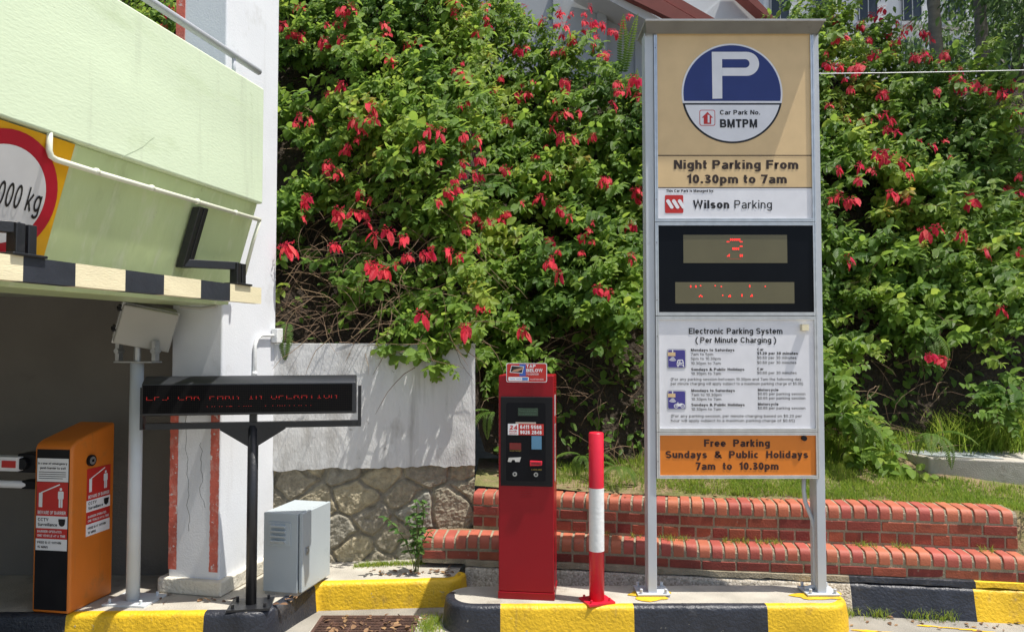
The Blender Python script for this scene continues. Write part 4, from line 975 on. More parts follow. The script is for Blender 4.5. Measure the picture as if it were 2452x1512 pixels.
# top panel
a, b_ = framed('panel_frame', 73, 531)
zA = z7(0, 1015)[1]; zB = z7(0, 1247)[1]
pn = panel('top_panel', zB, a, M['beige']); pw = panel('operator_panel', b_, zB-.0005, M['panelwhite'])
mb = MB()
for z in (zA, zB): mb.rect(fr, px0, px1, z-.003, z+.003, .0035, 0)
text(mb, 'Night Parking From', fr, z7(705, 0)[0], z7(0, 1113)[1], z7(0, 1048)[1]-z7(0, 1113)[1], z7(1150, 0)[0]-z7(260, 0)[0], 'C', .022, 0, .0035)
text(mb, '10.30pm to 7am', fr, z7(708, 0)[0], z7(0, 1216)[1], z7(0, 1153)[1]-z7(0, 1216)[1], z7(1066, 0)[0]-z7(350, 0)[0], 'C', .022, 0, .0035)
obj('lettering', mb, flat('night_ink', (.035, .02, .014)), pn, True)
# P roundel
cx, cz = z7(688, 568); ra = (z7(1050, 0)[0]-z7(326, 0)[0])/2
yb0, yb1, yk = z7(0, 623)[1], z7(0, 638)[1], z7(0, 651)[1]
mb = MB()
def seg(rad, zcut, up, off, mi):
    s_ = (zcut-cz)/rad; an = math.asin(max(-1, min(1, s_)))
    a0, a1 = (an, PI-an) if up else (PI-an, 2*PI+an)
    mb.disc(fr, cx, cz, rad, off, mi, 60, a0, a1)
seg(ra, yb1, True, .0035, 0); seg(ra, yb1, False, .0035, 2); seg(ra*.965, yb0, True, .0045, 1); seg(ra*.962, yk, False, .0045, 0)
# letter P as stem and bowl
G = lambda x, y: z7(x, y)
mb.poly(fr, [G(546, 608), G(617, 606), G(615, 270), G(541, 270)], .0055, 0)
outer = [G(615, 270)]; inner = [G(615, 323)]
for i in range(17):
    an = R(90-180*i/16)
    outer.append(G(792+90*math.cos(an), 356.5-86.5*math.sin(an))); inner.append(G(780+33*math.cos(an), 354-31*math.sin(an)))
outer.append(G(615, 443)); inner.append(G(615, 385))
for i in range(len(outer)-1): mb.poly(fr, [outer[i], inner[i], inner[i+1], outer[i+1]], .0055, 0)
# red arrow tile
u0, v1_ = G(452, 688); u1, v0_ = G(566, 802)
mb.rrect(fr, u0, u1, v0_, v1_, .012, .0055, 3); mb.rrect(fr, u0+.004, u1-.004, v0_+.004, v1_-.004, .01, .006, 0)
mb.poly(fr, [G(483, 790), G(536, 790), G(536, 745), G(550, 745), G(510, 702), G(468, 745), G(483, 745)], .0066, 3)
mb.poly(fr, [G(511, 780), G(525, 780), G(525, 728), G(511, 722)], .0072, 0)
ro = obj('roundel', mb, [M['panelwhite'], M['navy'], M['ink'], M['redv']], pn, True)
mb = MB(); text(mb, 'Car Park No.', fr, G(592, 0)[0], G(0, 722)[1], G(0, 689)[1]-G(0, 722)[1], G(880, 0)[0]-G(592, 0)[0], 'L', .012, 0, .006); text(mb, 'BMTPM', fr, G(592, 0)[0], G(0, 815)[1], G(0, 755)[1]-G(0, 815)[1], G(858, 0)[0]-G(592, 0)[0], 'L', .028, 0, .006); obj('lettering', mb, M['ink'], pn, True)
# operator strip
mb = MB(); u0, v1_ = G(204, 1300); u1, v0_ = G(337, 1430); mb.rrect(fr, u0, u1, v0_, v1_, .008, .0035, 0)
for k in range(3):
    x = 212+k*42
    mb.poly(fr, [G(x, 1345), G(x+4, 1334), G(x+14, 1330), G(x+24, 1335), G(x+54, 1385), G(x+52, 1395), G(x+42, 1399), G(x+32, 1395)], .0045, 1)
obj('logo', mb, [M['redv'], M['whitev']], pw, True)
mb = MB(); text(mb, 'This Car Park is Managed by:', fr, G(204, 0)[0], G(0, 1279)[1], .0165, G(545, 0)[0]-G(204, 0)[0], 'L', .014, 0, .0035); text(mb, 'Wilson', fr, G(393, 0)[0], G(0, 1397)[1], G(0, 1337)[1]-G(0, 1397)[1], G(653, 0)[0]-G(393, 0)[0], 'L', .026, 0, .0035); text(mb, 'Parking', fr, G(690, 0)[0], G(0, 1397)[1], G(0, 1337)[1]-G(0, 1397)[1], G(958, 0)[0]-G(690, 0)[0], 'L', -.003, 0, .0035); obj('lettering', mb, M['ink'], pw, True)
# display panel
a, b_ = framed('panel_frame', 532.5, 755)
dp = panel('display_panel', b_, a, M['acrylic'])
for (xa, ya, xb, yb_) in ((590, 318, 1893, 672), (488, 912, 1984, 1180)):
    mb = MB(); p0, p1 = z8(xa, yb_), z8(xb, ya); mb.rect(fr, p0[0], p1[0], p0[1], p1[1], .003, 0); obj('led_window', mb, M['ledbg'], dp, True)
mb = MB(); D1 = []
for x in (1183, 1206, 1229, 1252, 1275, 1296): D1 += [(x, 372), (x, 385)]
D1 += [(1140, 405), (1160, 405), (1305, 405), (1325, 405), (1305, 462), (1325, 462)]
for x in (1213, 1236, 1259, 1282): D1 += [(x, 485), (x, 500)]
D1 += [(1145, 585), (1165, 585), (1165, 568), (1305, 570), (1327, 570), (1305, 588), (1327, 588)]
D2 = [(680, 960), (680, 974), (745, 960), (745, 974), (805, 957), (988, 957), (1065, 968), (1423, 955), (1423, 970), (1618, 966), (805, 1078), (790, 1092), (822, 1092), (1083, 1078), (1175, 1078), (1160, 1092), (1180, 1092), (1325, 1070), (1325, 1088), (1450, 1072), (1437, 1088), (1455, 1088)]
for x, y in D1+D2: mb.disc(fr, *z8(x, y), .0037, .0045, 0, 8)
for i in range(16): mb.disc(fr, *z8(1150+i*11, 620), .0016, .0045, 1, 5)
obj('led_dots', mb, [M['led'], M['leddim']], dp, True)
# tariff panel
a, b_ = framed('panel_frame', 757, 1032)
tp = panel('tariff_panel', b_, a, M['panelwhite'])
mb = MB()
def tl(s, x, y, h, x1=None, bold=0, al='L'):
    u, v = zt_(x, y); hh = zt_(x, y-h)[1]-v
    text(mb, s, fr, u, v, hh, (zt_(x1, y)[0]-u) if (x1 and al == 'L') else None, al, bold, 0, .0035)
def tlc(s, x0, x1, y, h, bold=0):
    u0, v = zt_(x0, y); u1 = zt_(x1, y)[0]; text(mb, s, fr, u0, v, zt_(x0, y-h)[1]-v, u1-u0, 'L', bold, 0, .0035)
tlc('Electronic Parking System', 458, 1280, 170, 52, .012); obj('lettering', mb, M['ink'], tp, True); mb = MB(); tlc('( Per Minute Charging )', 516, 1225, 248, 50, .012); obj('lettering', mb, M['ink'], tp, True)
for s, x0, x1, y, bd in (('Mondays to Saturdays', 476, 858, 322, .02), ('7am to 5pm', 476, 672, 360, 0), ('5pm to 10.30pm', 476, 738, 398, 0), ('10.30pm to 7am', 476, 738, 439, 0), ('Sundays & Public Holidays', 478, 945, 492, .02), ('10.30pm to 7am', 478, 740, 529, 0),
                        ('Car', 1058, 1113, 317, .02), ('$1.20 per 30 minutes', 1058, 1415, 351, .02), ('$0.60 per 30 minutes', 1058, 1402, 390, 0), ('$0.60 per 30 minutes', 1058, 1402, 432, 0), ('Car', 1058, 1113, 487, .02), ('$0.60 per 30 minutes', 1058, 1404, 522, 0),
                        ('(For any parking session between 10.30pm and 7am the following day,', 300, 1452, 578, 0), ('per minute charging will apply subject to a maximum parking charge of $5.00)', 300, 1460, 617, 0),
                        ('Mondays to Saturdays', 480, 862, 677, .02), ('7am to 10.30pm', 480, 744, 715, 0), ('10.30pm to 7am', 480, 742, 753, 0), ('Sundays & Public Holidays', 480, 948, 802, .02), ('10.30pm to 7am', 480, 742, 841, 0),
                        ('Motorcycle', 1064, 1245, 671, .02), ('$0.65 per parking session', 1064, 1480, 706, 0), ('$0.65 per parking session', 1064, 1480, 744, 0), ('Motorcycle', 1064, 1245, 796, .02), ('$0.65 per parking session', 1064, 1480, 831, 0),
                        ('(For any parking session, per minute charging based on $0.20 per', 302, 1450, 900, 0), ('hour will apply subject to a maximum parking charge of $0.65)', 302, 1388, 941, 0)):
    mb = MB(); tlc(s, x0, x1, y, 24, bd+.006); obj('lettering', mb, M['ink'], tp, True)
for yo, car in ((0, True), (361, False)):
    T = lambda x, y: zt_(x, y+yo)
    mb = MB(); (u0, v1_), (u1, v0_) = T(268, 303), T(434, 470)
    mb.rrect(fr, u0, u1, v0_, v1_, .012, .0035, 3); mb.rrect(fr, u0+.002, u1-.002, v0_+.002, v1_-.002, .011, .004, 1); mb.rrect(fr, u0+.005, u1-.005, v0_+.005, v1_-.005, .009, .0045, 0)
    mb.poly(fr, [T(274, 362), T(340, 364), T(340, 330), T(274, 330)], .005, 2); mb.rect(fr, *[T(309, 0)[0], T(318, 0)[0]], T(0, 330)[1], T(0, 308)[1], .005, 1)
    for k in range(4):
        r_ = 14+k*10; pts = []
        for i in range(9): an = R(230+i*9); pts.append((318+r_*1.15*math.cos(an), 362-r_*.95*math.sin(an)))
        for (xa, ya), (xb, yb_) in zip(pts[:-1], pts[1:]): mb.line(fr, T(xa, ya), T(xb, yb_), .004, .005, 1)
    if car:
        mb.poly(fr, [T(352, 446), T(414, 446), T(414, 425), T(408, 400), T(402, 394), T(366, 394), T(358, 400), T(352, 425)], .005, 1)
        mb.poly(fr, [T(362, 420), T(404, 420), T(400, 402), T(368, 402)], .0055, 0); mb.rect(fr, T(354, 0)[0], T(364, 0)[0], T(0, 458)[1], T(0, 446)[1], .005, 1); mb.rect(fr, T(402, 0)[0], T(412, 0)[0], T(0, 458)[1], T(0, 446)[1], .005, 1)
        mb.disc(fr, *T(378, 412), .005, .006, 1, 10)
        for x in (362, 404): mb.disc(fr, *T(x, 432), .004, .0056, 0, 10)
        mb.rect(fr, T(372, 0)[0], T(396, 0)[0], T(0, 440)[1], T(0, 434)[1], .0056, 0)
    else:
        for x in (346, 404):
            mb.disc(fr, *T(x, 440), .0135, .005, 1, 18); mb.disc(fr, *T(x, 440), .0085, .0054, 0, 14); mb.disc(fr, *T(x, 440), .0035, .0058, 1, 8)
        mb.poly(fr, [T(352, 436), T(366, 444), T(398, 440), T(416, 424), T(392, 414), T(372, 420), T(358, 412)], .0052, 1)
        mb.line(fr, T(346, 440), T(362, 406), .004, .0056, 1); mb.line(fr, T(352, 416), T(368, 412), .004, .0056, 1)
    obj('pictogram', mb, [M['violet'], M['whitev'], M['beige'], M['ink']], tp, True)
mb = MB(); (u0, v1_), (u1, v0_) = zt_(1436, 86), zt_(1495, 140); mb.plate(fr, u0, u1, v0_, v1_, .002, .034); obj('light_sensor', mb, M['cream'], tp, True)
# free parking panel
a, b_ = framed('panel_frame', 1033, 1144)
op = panel('free_parking_panel', b_, a, M['orangep'])
mb = MB()
for s_t, xa, xb, yy in (('Free  Parking', 592, 1170, 1157), ('Sundays  &  Public  Holidays', 254, 1505, 1258), ('7am  to  10.30pm', 518, 1246, 1359)):
    mb = MB(); tlc(s_t, xa, xb, yy, 64, .02); obj('lettering', mb, M['brownink'], op, True)
mb = MB(); c = zt_(1465, 1082); mb.tube([fr(c[0], c[1], .002), fr(c[0], c[1], .02)], .0155, 18); obj('knob', mb, M['dark'], op, True)
mb = MB()
for y in (245, 1333): mb.disc(fr, fx0+.008, z7(0, y)[1], .003, .0135, 0, 8)
for y in (415, 1138): mb.disc(fr, fx0+.008, z8(0, y)[1], .003, .0135, 0, 8)
for y in (190, 860, 1285): mb.disc(fr, fx0+.008, zt_(0, y)[1], .003, .0135, 0, 8)
obj('screw', mb, M['rust'], sg, True)
# back plate and cable pipe
mb = MB(); mb.box(fx0+.01, fx1-.01, SY+.025, SY+.09, Q(0, 1140)[1], Q(0, 78)[1]); obj('back_box', mb, M['alu'], sg, True)
mb = MB(); yp = SY+.06
pts = [Vector((W(x, y, yp).x, yp, W(x, y, yp).z)) for x, y in ((1924, 1135), (1924, 1175), (1927, 1200), (1933, 1215), (1943, 1240), (1948, 1262), (1949, 1290), (1951, 1396), (1948, 1402), (1935, 1405), (1925, 1408))]
mb.tube(pts, .013, 10); obj('cable_pipe', mb, M['post'], sg, True, smooth=True)
mb = MB()
for x in (xl, xr): blotch(mb, x-.02, 4.6, .14, .085, KH+.004, int(x*100), 0)
o = obj('floor_paint', mb, M['yellow']); tag(o, kind='structure')

# ------------------------------------------------------------------ lawn, bank, slab
def bankp(X):                        # foot of the bank
    k = min(max((X+.42)/.25, 0), 1); k = k*k*(3-2*k)
    return 5.5+k*.5, 1.62+k*(.82-1.62)     # (Y0, z0)
SLOPE = 1.75
def bankY(X, z): Y0, z0 = bankp(X); return Y0+max(z-z0, 0)/SLOPE
mb = MB(); nx, ny = 130, 46
def terr(i, j):
    X = -10+24*i; Y0, z0 = bankp(X)
    if j < .5: Y = Y0-.02+2.2*(j*2); z = z0+(Y-Y0)*SLOPE
    else: Y = Y0+2.2+(j-.5)*2*70; z = z0+2.2*SLOPE+(Y-Y0-2.2)*.02
    if X > -.3: z = min(z, 4.7+.0*X)
    return Vector((X, Y+.1*smooth_noise(X*1.3, z*1.3), z))
grid_face(mb, terr, nx, ny)
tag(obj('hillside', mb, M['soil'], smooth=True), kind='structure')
# lawn strip behind the brick tiers
mb = MB(); usp = spline(upp); ats, Ls = resample(usp, .02)
def lawnz(X, Y): return .615+.0+max(0, Y-5.1)*.32*min(max((X-.3)/1.2, .35), 1)+.02*smooth_noise(X*3, Y*3)
LX0, LX1 = -.28, 5
def lawn(i, j):
    X = LX0+(LX1-LX0)*i
    yf = np.interp(X, [p[0] for p in usp], [p[1] for p in usp])+.15
    if X > 3.25: yf = 4.8+.02
    Y = yf+(6.3-yf)*j; return Vector((X, Y, lawnz(X, Y)+(0 if X < 3.25 or j > 0 else -.5)))
grid_face(mb, lawn, 90, 20)
tag(obj('lawn', mb, M['lawn'], smooth=True), kind='structure')
# concrete chamber at the right
cs = thing('concrete_chamber', 'low concrete drain chamber with slate grey cover on grass', 'drain cover', (3.5, 5.55, .7))
mb = MB(); mb.add([Vector(p) for p in ((3.1, 5.53, .6), (3.67, 5.36, .6), (5.6, 5.3, .6), (5.6, 5.95, .6), (3.0, 5.95, .6), (3.1, 5.53, .87), (3.67, 5.36, .87), (5.6, 5.3, .87), (5.6, 5.95, .87), (3.0, 5.95, .87))], [(4, 3, 2, 1, 0), (5, 6, 7, 8, 9)]+[(i, (i+1) % 5, 5+(i+1) % 5, 5+i) for i in range(5)])
obj('body', mb, M['concrete'], cs, True, bevel=.015)
mb = MB(); mb.add([Vector(p) for p in ((3.14, 5.57, .874), (3.6, 5.43, .874), (3.62, 5.9, .874), (3.05, 5.9, .874))], [(0, 1, 2, 3)]); obj('cover', mb, M['slabtop'], cs, True)

# ------------------------------------------------------------------ vegetation
LT = np.array([(0, 0, 0), (0, .36, -.05), (0, .72, -.04), (0, 1, -.16), (-.46, .3, .06), (-.42, .62, .03), (.46, .3, .06), (.42, .62, .03), (-.2, .9, -.05), (.2, .9, -.05)])
LF4 = np.array([(1, 2, 5, 4), (1, 6, 7, 2), (2, 3, 8, 5), (2, 7, 9, 3)]); LF3 = np.array([(0, 1, 4), (0, 6, 1)])
LUV = np.stack([LT[:, 0]+.5, LT[:, 1]], 1)
class Leaves:
    def __init__(s): s.p = []; s.d = []; s.n = []; s.l = []; s.w = []; s.r = []
    def add(s, p, d, n, l, w, r): s.p.append(tuple(p)); s.d.append(tuple(d)); s.n.append(tuple(n)); s.l.append(l); s.w.append(w); s.r.append(r)
    def build(s, name, mat_, parent=None, world=True):
        P = np.array(s.p); D = np.array(s.d); Nn = np.array(s.n); L_ = np.array(s.l); Wd = np.array(s.w); k = len(P)
        D /= np.linalg.norm(D, axis=1, keepdims=True)+1e-9
        X = np.cross(D, Nn); X /= np.linalg.norm(X, axis=1, keepdims=True)+1e-9; Z = np.cross(X, D)
        T = LT
        V = P[:, None]+X[:, None]*(T[None, :, 0:1]*Wd[:, None, None])+D[:, None]*(T[None, :, 1:2]*L_[:, None, None])+Z[:, None]*(T[None, :, 2:3]*L_[:, None, None])
        base = (np.arange(k)*len(T))[:, None, None]
        f4 = (LF4[None]+base).reshape(-1, 4); f3 = (LF3[None]+base).reshape(-1, 3)
        return npobj(name, V.reshape(-1, 3), [f4, f3], mat_, parent, True, np.repeat(np.array(s.r), len(T)), np.tile(LUV, (k, 1)), world=world)
def ru(a, b_): return rnd.uniform(a, b_)
def bulge(X, z):
    n1 = smooth_noise(X*1.15+3, z*1.05, 1.7); n2 = smooth_noise(X*2.9, z*2.6, 5.1)
    return .30+.36*n1+.2*n2
zt_x = [-6, -.3, .1, .7, 1.2, 2.2, 2.7, 3.2, 3.7, 4.3]; zt_z = [6.2, 5.9, 5.4, 4.85, 4.3, 4.2, 4.7, 5.6, 5.6, 4.6]
def ztopf(X): return float(np.interp(X, zt_x, zt_z))
def surfY(X, z): return bankY(X, z)-bulge(X, z)-.12
def hits(x, y):
    d = ray(x, y); Y = 4.9
    while Y < 11:
        t = Y/d.y; p = Vector((d.x*t, Y, CAMZ+d.z*t))
        if Y >= surfY(p.x, p.z): return p
        Y += .03
    return Vector((d.x*8/d.y, 8, CAMZ+d.z*8/d.y))
GRP = 'red flowering shrubs on the bank'
SH = [(-2.4, 'red flowering shrub seen above the green parapet behind the handrail'), (-.95, 'red flowering shrub with bare brown twigs directly beside the white pillar'),
      (.28, 'dense red flowering shrub spilling over the white wall behind red kiosk'), (1.5, 'red flowering shrub immediately left of the tall parking sign'),
      (3.0, 'red flowering shrub just right of the tall parking sign'), (99, 'shaded red flowering shrub at far right below the tree')]
shrubs = []; lo = -5
for xe, lab in SH:
    X = (max(lo, -4)+min(xe, 4.6))/2; Y0, z0 = bankp(X)
    shrubs.append(thing('flowering_shrub', lab, 'shrub', (X, Y0+.5, z0+.5), 0, GRP)); lo = xe
def which(X, z):
    X += .22*smooth_noise(z*2.3, X, 4)
    for i, (xe, _) in enumerate(SH):
        if X < xe: return i
LV = [Leaves() for _ in SH]; TW = [MB() for _ in SH]
DARK = []
nsh = 0
while nsh < 7200:
    X = ru(-4.4, 4.9)
    if X < -2.2 and rnd.random() < .55: continue
    Y0, z0 = bankp(X); zt1 = ztopf(X); z = ru(z0-.05, zt1)
    # gaps
    g = smooth_noise(X*1.7+7, z*1.6, 9.2)+.5*smooth_noise(X*4, z*4, 2.2)
    if X < -.85 and z < 3.6: g -= .33*(3.7-z)/1.2+.1
    if X > -.4 and z < 1.95: g -= (.9 if X < 1.7 else .55)*(2.05-z)
    if X > 2.75 and z < 1.15: continue
    if 1.6 < X < 2.3 and z < 2.2: g -= .15
    if X < -.25 and z < 2.15: g -= .25
    gt = -.05 if z < 2.7 else -.22
    keep = 1 if g > gt else max(.0, 1+(g-gt)*3.4)
    if rnd.random() > keep: continue
    nsh += 1
    dep = bulge(X, z)*ru(.25, 1.12)+.1
    if X < -.2: dep *= min(1, max(.3, (z-1.2)/1.9))
    top = max(0, z-(zt1-.5))
    p = Vector((X, bankY(X, z)-dep, z+ru(-.1, .1)))
    i = which(X, z); lv = LV[i]
    small = rnd.random() < (.12+.6*min(max((z-3.3)/1.5, 0), 1))
    n_ = rnd.randint(5, 9) if not small else rnd.randint(9, 15)
    ll = ru(.055, .098) if not small else ru(.035, .055)
    d = Vector((ru(-.6, .6), ru(-1, -.1), ru(-.2, .75)+.4*(top > 0))).normalized()
    hue = min(max(.42+.5*smooth_noise(X*1.3, z*1.3, 14)+ru(-.3, .3), 0), 1)
    step = ll*ru(.42, .6); q = p.copy(); pts = [q.copy()]
    for k in range(n_):
        d = (d+Vector((ru(-.18, .18), ru(-.15, .12), ru(-.3, .06)))).normalized(); q = q+d*step; pts.append(q.copy())
        sd_ = d.cross(Vector((0, 0, 1))); sd_ = sd_.normalized() if sd_.length > .1 else Vector((1, 0, 0))
        if k % 2: sd_ = (sd_*.35+d.cross(sd_)*.8).normalized()
        sz = ll*(.7+.5*math.sin(PI*(k+.6)/n_))*ru(.8, 1.15)
        for s_ in (-1, 1):
            ld = sd_*s_+d*.35+Vector((ru(-.3, .3), ru(-.45, .15), ru(-1.0, -.15)))
            nn = Vector((ru(-.45, .45), ru(-.9, .0), ru(.35, 1.2)))
            lv.add(q, ld, nn, sz, sz*ru(.58, .72), min(max(hue+ru(-.15, .15), 0), 1))
    if rnd.random() < .35: TW[i].tube([pts[0]+Vector((0, .12, -.05)), pts[len(pts)//2], pts[-1]], .0022, 4, 0, False)
# inner shaded leaf layer close to the bank
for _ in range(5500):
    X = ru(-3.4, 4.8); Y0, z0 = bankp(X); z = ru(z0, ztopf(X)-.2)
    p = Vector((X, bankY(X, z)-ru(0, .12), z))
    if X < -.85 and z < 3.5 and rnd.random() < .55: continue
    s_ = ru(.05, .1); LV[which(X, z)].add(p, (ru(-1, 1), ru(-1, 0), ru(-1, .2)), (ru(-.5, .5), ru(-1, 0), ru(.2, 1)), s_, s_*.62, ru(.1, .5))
# dry twigs in the gaps
def twigs(mbs, n_, xa, xb, za, zb):
    for _ in range(n_):
        X = ru(xa, xb); z = ru(za, zb); Y = bankY(X, z)-ru(.02, .42)
        p = Vector((X, Y, z)); d = Vector((ru(-1, 1), ru(-.6, .3), ru(-.8, .5))).normalized(); pts = [p.copy()]; st = ru(.05, .11)
        for k in range(5): d = (d+Vector((ru(-.35, .35), ru(-.25, .2), ru(-.4, .12)))).normalized(); p = p+d*st; pts.append(p.copy())
        TW[which(X, z)].tube(pts, [.0028, .0026, .0024, .002, .0016, .001], 4, 0, False)
twigs(TW, 380, -1.75, -.7, 1.9, 3.7); twigs(TW, 160, -.7, .4, 1.5, 3.2); twigs(TW, 220, 1.6, 3.6, .9, 2.6); twigs(TW, 120, .0, 1.5, .85, 2.0); twigs(TW, 60, -1.7, -.3, 1.7, 2.1)
for i in range(len(SH)):
    LV[i].build('foliage', M['leaf'], shrubs[i]); obj('twigs', TW[i], M['twig'], shrubs[i], True)
# flower clusters: a few prototypes, copied
def cluster(seed):
    r2 = random.Random(seed); L_ = Leaves(); u = r2.uniform
    for k in range(r2.randint(3, 8)):
        a = u(0, 2*PI); rr_ = u(.0, .055); p = (rr_*math.cos(a), rr_*math.sin(a)*.6-.01, u(-.02, .03))
        L_.add(p, (math.cos(a)*.5, math.sin(a)*.4-.15, -1), (math.cos(a)*.4+u(-.4, .4), -1, u(.1, .6)), u(.075, .11), u(.042, .058), u(.1, .9))
    for k in range(26):
        a = u(0, 2*PI); h_ = u(.0, .05); L_.add((u(-.05, .05), u(-.04, .02), h_-.01), (math.cos(a), math.sin(a), u(-.2, .9)), (u(-1, 1), -1, u(-.2, 1)), u(.018, .035), u(.006, .01), u(0, .5))
    o = L_.build('flower_cluster', M['petal'], None, False); me = o.data; bpy.data.objects.remove(o); return me
protos = [cluster(100+k) for k in range(10)]
FL = [(840,20),(1160,15),(935,145),(1100,180),(1180,210),(1350,195),(1265,225),(890,255),(845,290),(1028,310),(1010,350),(1110,325),(1140,335),(1210,285),(1320,308),(1345,325),(1420,325),(1385,270),(1352,272),(1210,405),(1310,420),(1440,435),(1525,455),(1510,540),(930,555),(965,572),(1035,600),(1075,603),(1140,590),(1115,550),(1135,520),(1170,530),(1200,525),(885,635),(1010,755),(1115,785),(1155,730),(1255,790),(1340,655),(1430,690),(1510,615),(1295,475),(1500,215),(1520,190),(1300,50),(1330,60),(1370,95),(1420,110),(1440,62),(1480,82),(680,60),(700,82),(1250,20),(775,100),(1000,100),(1080,10),(1480,200),(1530,230),(1465,250),(1400,72),(1260,115),(1450,130),(820,95),(1420,55),(1345,85),(360,35),(420,20),(395,70),
 (2110,22),(2085,36),(2140,52),(2000,45),(2210,130),(2260,130),(2290,205),(2330,205),(2400,225),(2120,225),(2140,375),(2158,388),(2118,368),(2120,310),(2005,405),(2055,430),(2008,470),(2032,482),(2130,460),(2146,470),(2210,555),(2242,545),(2330,460),(2300,560),(2025,620),(2225,850),(2395,740),(2440,605),(2420,200),(2360,600),(2230,350),(1985,155),(2150,100),(2055,160),(2100,130),(2320,480),(2425,265),(2410,455),(2080,95),(2180,60),(2020,90),(2060,60),(2300,210),(2440,420)]
r3 = random.Random(77)
for k in range(95):
    x, y = (r3.uniform(660, 1530), r3.uniform(5, 620)) if k < 68 else (r3.uniform(1975, 2300), r3.uniform(5, 420))
    FL.append((x, y)); 
    if k % 2: FL += [(x+r3.uniform(-30, 30), y+r3.uniform(-22, 22))]
for k, (x, y) in enumerate(FL):
    p = hits(x, y); dv = (p-Vector((0, 0, CAMZ))).normalized(); p -= dv*(.36 if y > 140 else .3)
    sh = shrubs[which(p.x, p.z)]
    for e_ in range(2 if k % 3 == 0 and k < 120 else 1):
        o = bpy.data.objects.new('flower_cluster', protos[(k+3*e_) % 10]); COL.objects.link(o); o.parent = sh
        q = p+Vector((.09*e_*(1 if k % 2 else -1), -.02*e_, -.03*e_)); o.location = q-sh.location
        s_ = ru(.62, 1.0) if k < 120 else ru(.4, .75); o.scale = (s_*ru(.8, 1.2), s_, s_*ru(.8, 1.15)); o.rotation_euler = (ru(-.35, .25), ru(-.4, .4), ru(-1.4, 1.4))

# ferns
def frond_mesh(seed, L_=.6, droop=1.0, kw=1.0):
    r2 = random.Random(seed); lv = Leaves(); p = Vector((0, 0, 0)); d = Vector((0, .62, .8)).normalized(); n_ = 26; pts = [p.copy()]
    for k in range(n_):
        t = k/n_; d = (d+Vector((0, .01, -.075*droop))).normalized(); p = p+d*(L_/n_); pts.append(p.copy())
        if k < 2: continue
        wdt = kw*L_*.2*math.sin(PI*min(1, .12+t*.9))**.7*(1-t*.35)
        up = Vector((1, 0, 0)).cross(d)
        for s_ in (-1, 1): lv.add(p, (s_*1.0, d.y*.35, d.z*.35-.12), tuple(up+Vector((0, -.15, .2))), wdt*r2.uniform(.9, 1.1), L_/n_*.95, min(1, .35+.5*t+r2.uniform(-.1, .1)))
    o = lv.build('frond', M['fern'], None, False); me = o.data; bpy.data.objects.remove(o); return me
fu = frond_mesh(4, .55, .12, .62)
fm = [frond_mesh(1, .55, .8), frond_mesh(2, .65, 1.2), frond_mesh(3, .5, 1.6)]
def fern(label, loc, angs, sc=1.0, up=False, group='ferns growing in the hedge'):
    t = thing('fern', label, 'fern', tuple(loc), 0, group)
    for k, (a, tl_) in enumerate(angs):
        o = bpy.data.objects.new('frond', fu if up else fm[k % 3]); COL.objects.link(o); o.parent = t
        o.rotation_euler = (R(tl_), 0, R(a)); s_ = sc*ru(.85, 1.12); o.scale = (s_, s_, s_)
def hp(x, y, dy=-.02): p = hits(x, y); p.y += dy; return p
fern('fern hanging down over the left end of the white wall', W(690, 770, 5.33), [(188, -75)], .55)
fern('upright fern sticking up above the shrubs left of the sign', hp(1490, 190), [(176, 36), (205, 22)], 1.05, up=True)
fern('pale fern beside the left post of the parking sign near its top', hp(1525, 270), [(170, 25), (215, 8), (140, 12)], .75, up=True)
fern('fern beside the left side of the red kiosk', W(1180, 985, 5.55), [(95, -25), (120, -40), (160, -35)], .5)
fern('dark fern low between the red kiosk and the bollard', W(1395, 1090, 5.75), [(250, -20), (200, -35), (150, -30), (100, -20)], .5)
fern('dark fern low between the bollard and the parking sign', W(1480, 1120, 5.55), [(180, -20), (130, -25), (230, -20), (90, -10)], .5)
fern('broad sunlit fern right of the sign above the grass', W(2030, 1000, 5.5), [(262, -20), (230, -30), (200, -40), (100, -20)], .6)
fern('fern with long drooping fronds above the concrete chamber', W(2230, 1040, 5.6), [(150, -30), (190, -40), (110, -20), (240, -20)], .6)
fern('pale hanging fern high right of the sign display', hp(2180, 590), [(170, -70), (200, -75)], .8)
fern('fern at the right edge of the photo above the chamber', W(2440, 960, 5.8), [(95, -15), (120, -25), (70, 0), (160, -30)], .8)
fern('fern in the middle of the right hedge below the red flowers', hp(2200, 790), [(180, -60), (220, -50), (140, -55)], .7)
# weed plant by the rubble wall
wx = W(997, 1352, 5.07)
wd = thing('weed_plant', 'small leafy weed growing against the rubble wall', 'plant', (wx.x, 5.07, KH))
lv = Leaves(); mbw = MB()
for k in range(7):
    p = Vector((ru(-.02, .02), ru(-.02, .02), 0)); d = Vector((ru(-.4, .25), ru(-.25, .1), 1)).normalized(); pts = [p.copy()]; n_ = rnd.randint(6, 10)
    for j in range(n_):
        d = (d+Vector((ru(-.18, .18), ru(-.12, .08), ru(-.06, .05)))).normalized(); p = p+d*.05; pts.append(p.copy())
        if j > 1:
            for q in range(3):
                a = ru(0, 6.28); lv.add(p, (math.cos(a), math.sin(a)-.3, ru(-.8, .2)), (ru(-.3, .3), ru(-.6, 0), 1), ru(.035, .06), ru(.02, .03), ru(.1, .9))
    mbw.tube(pts, .003, 5, 0, False)
lv.build('foliage', M['weed'], wd, False); obj('stems', mbw, M['stem'], wd)
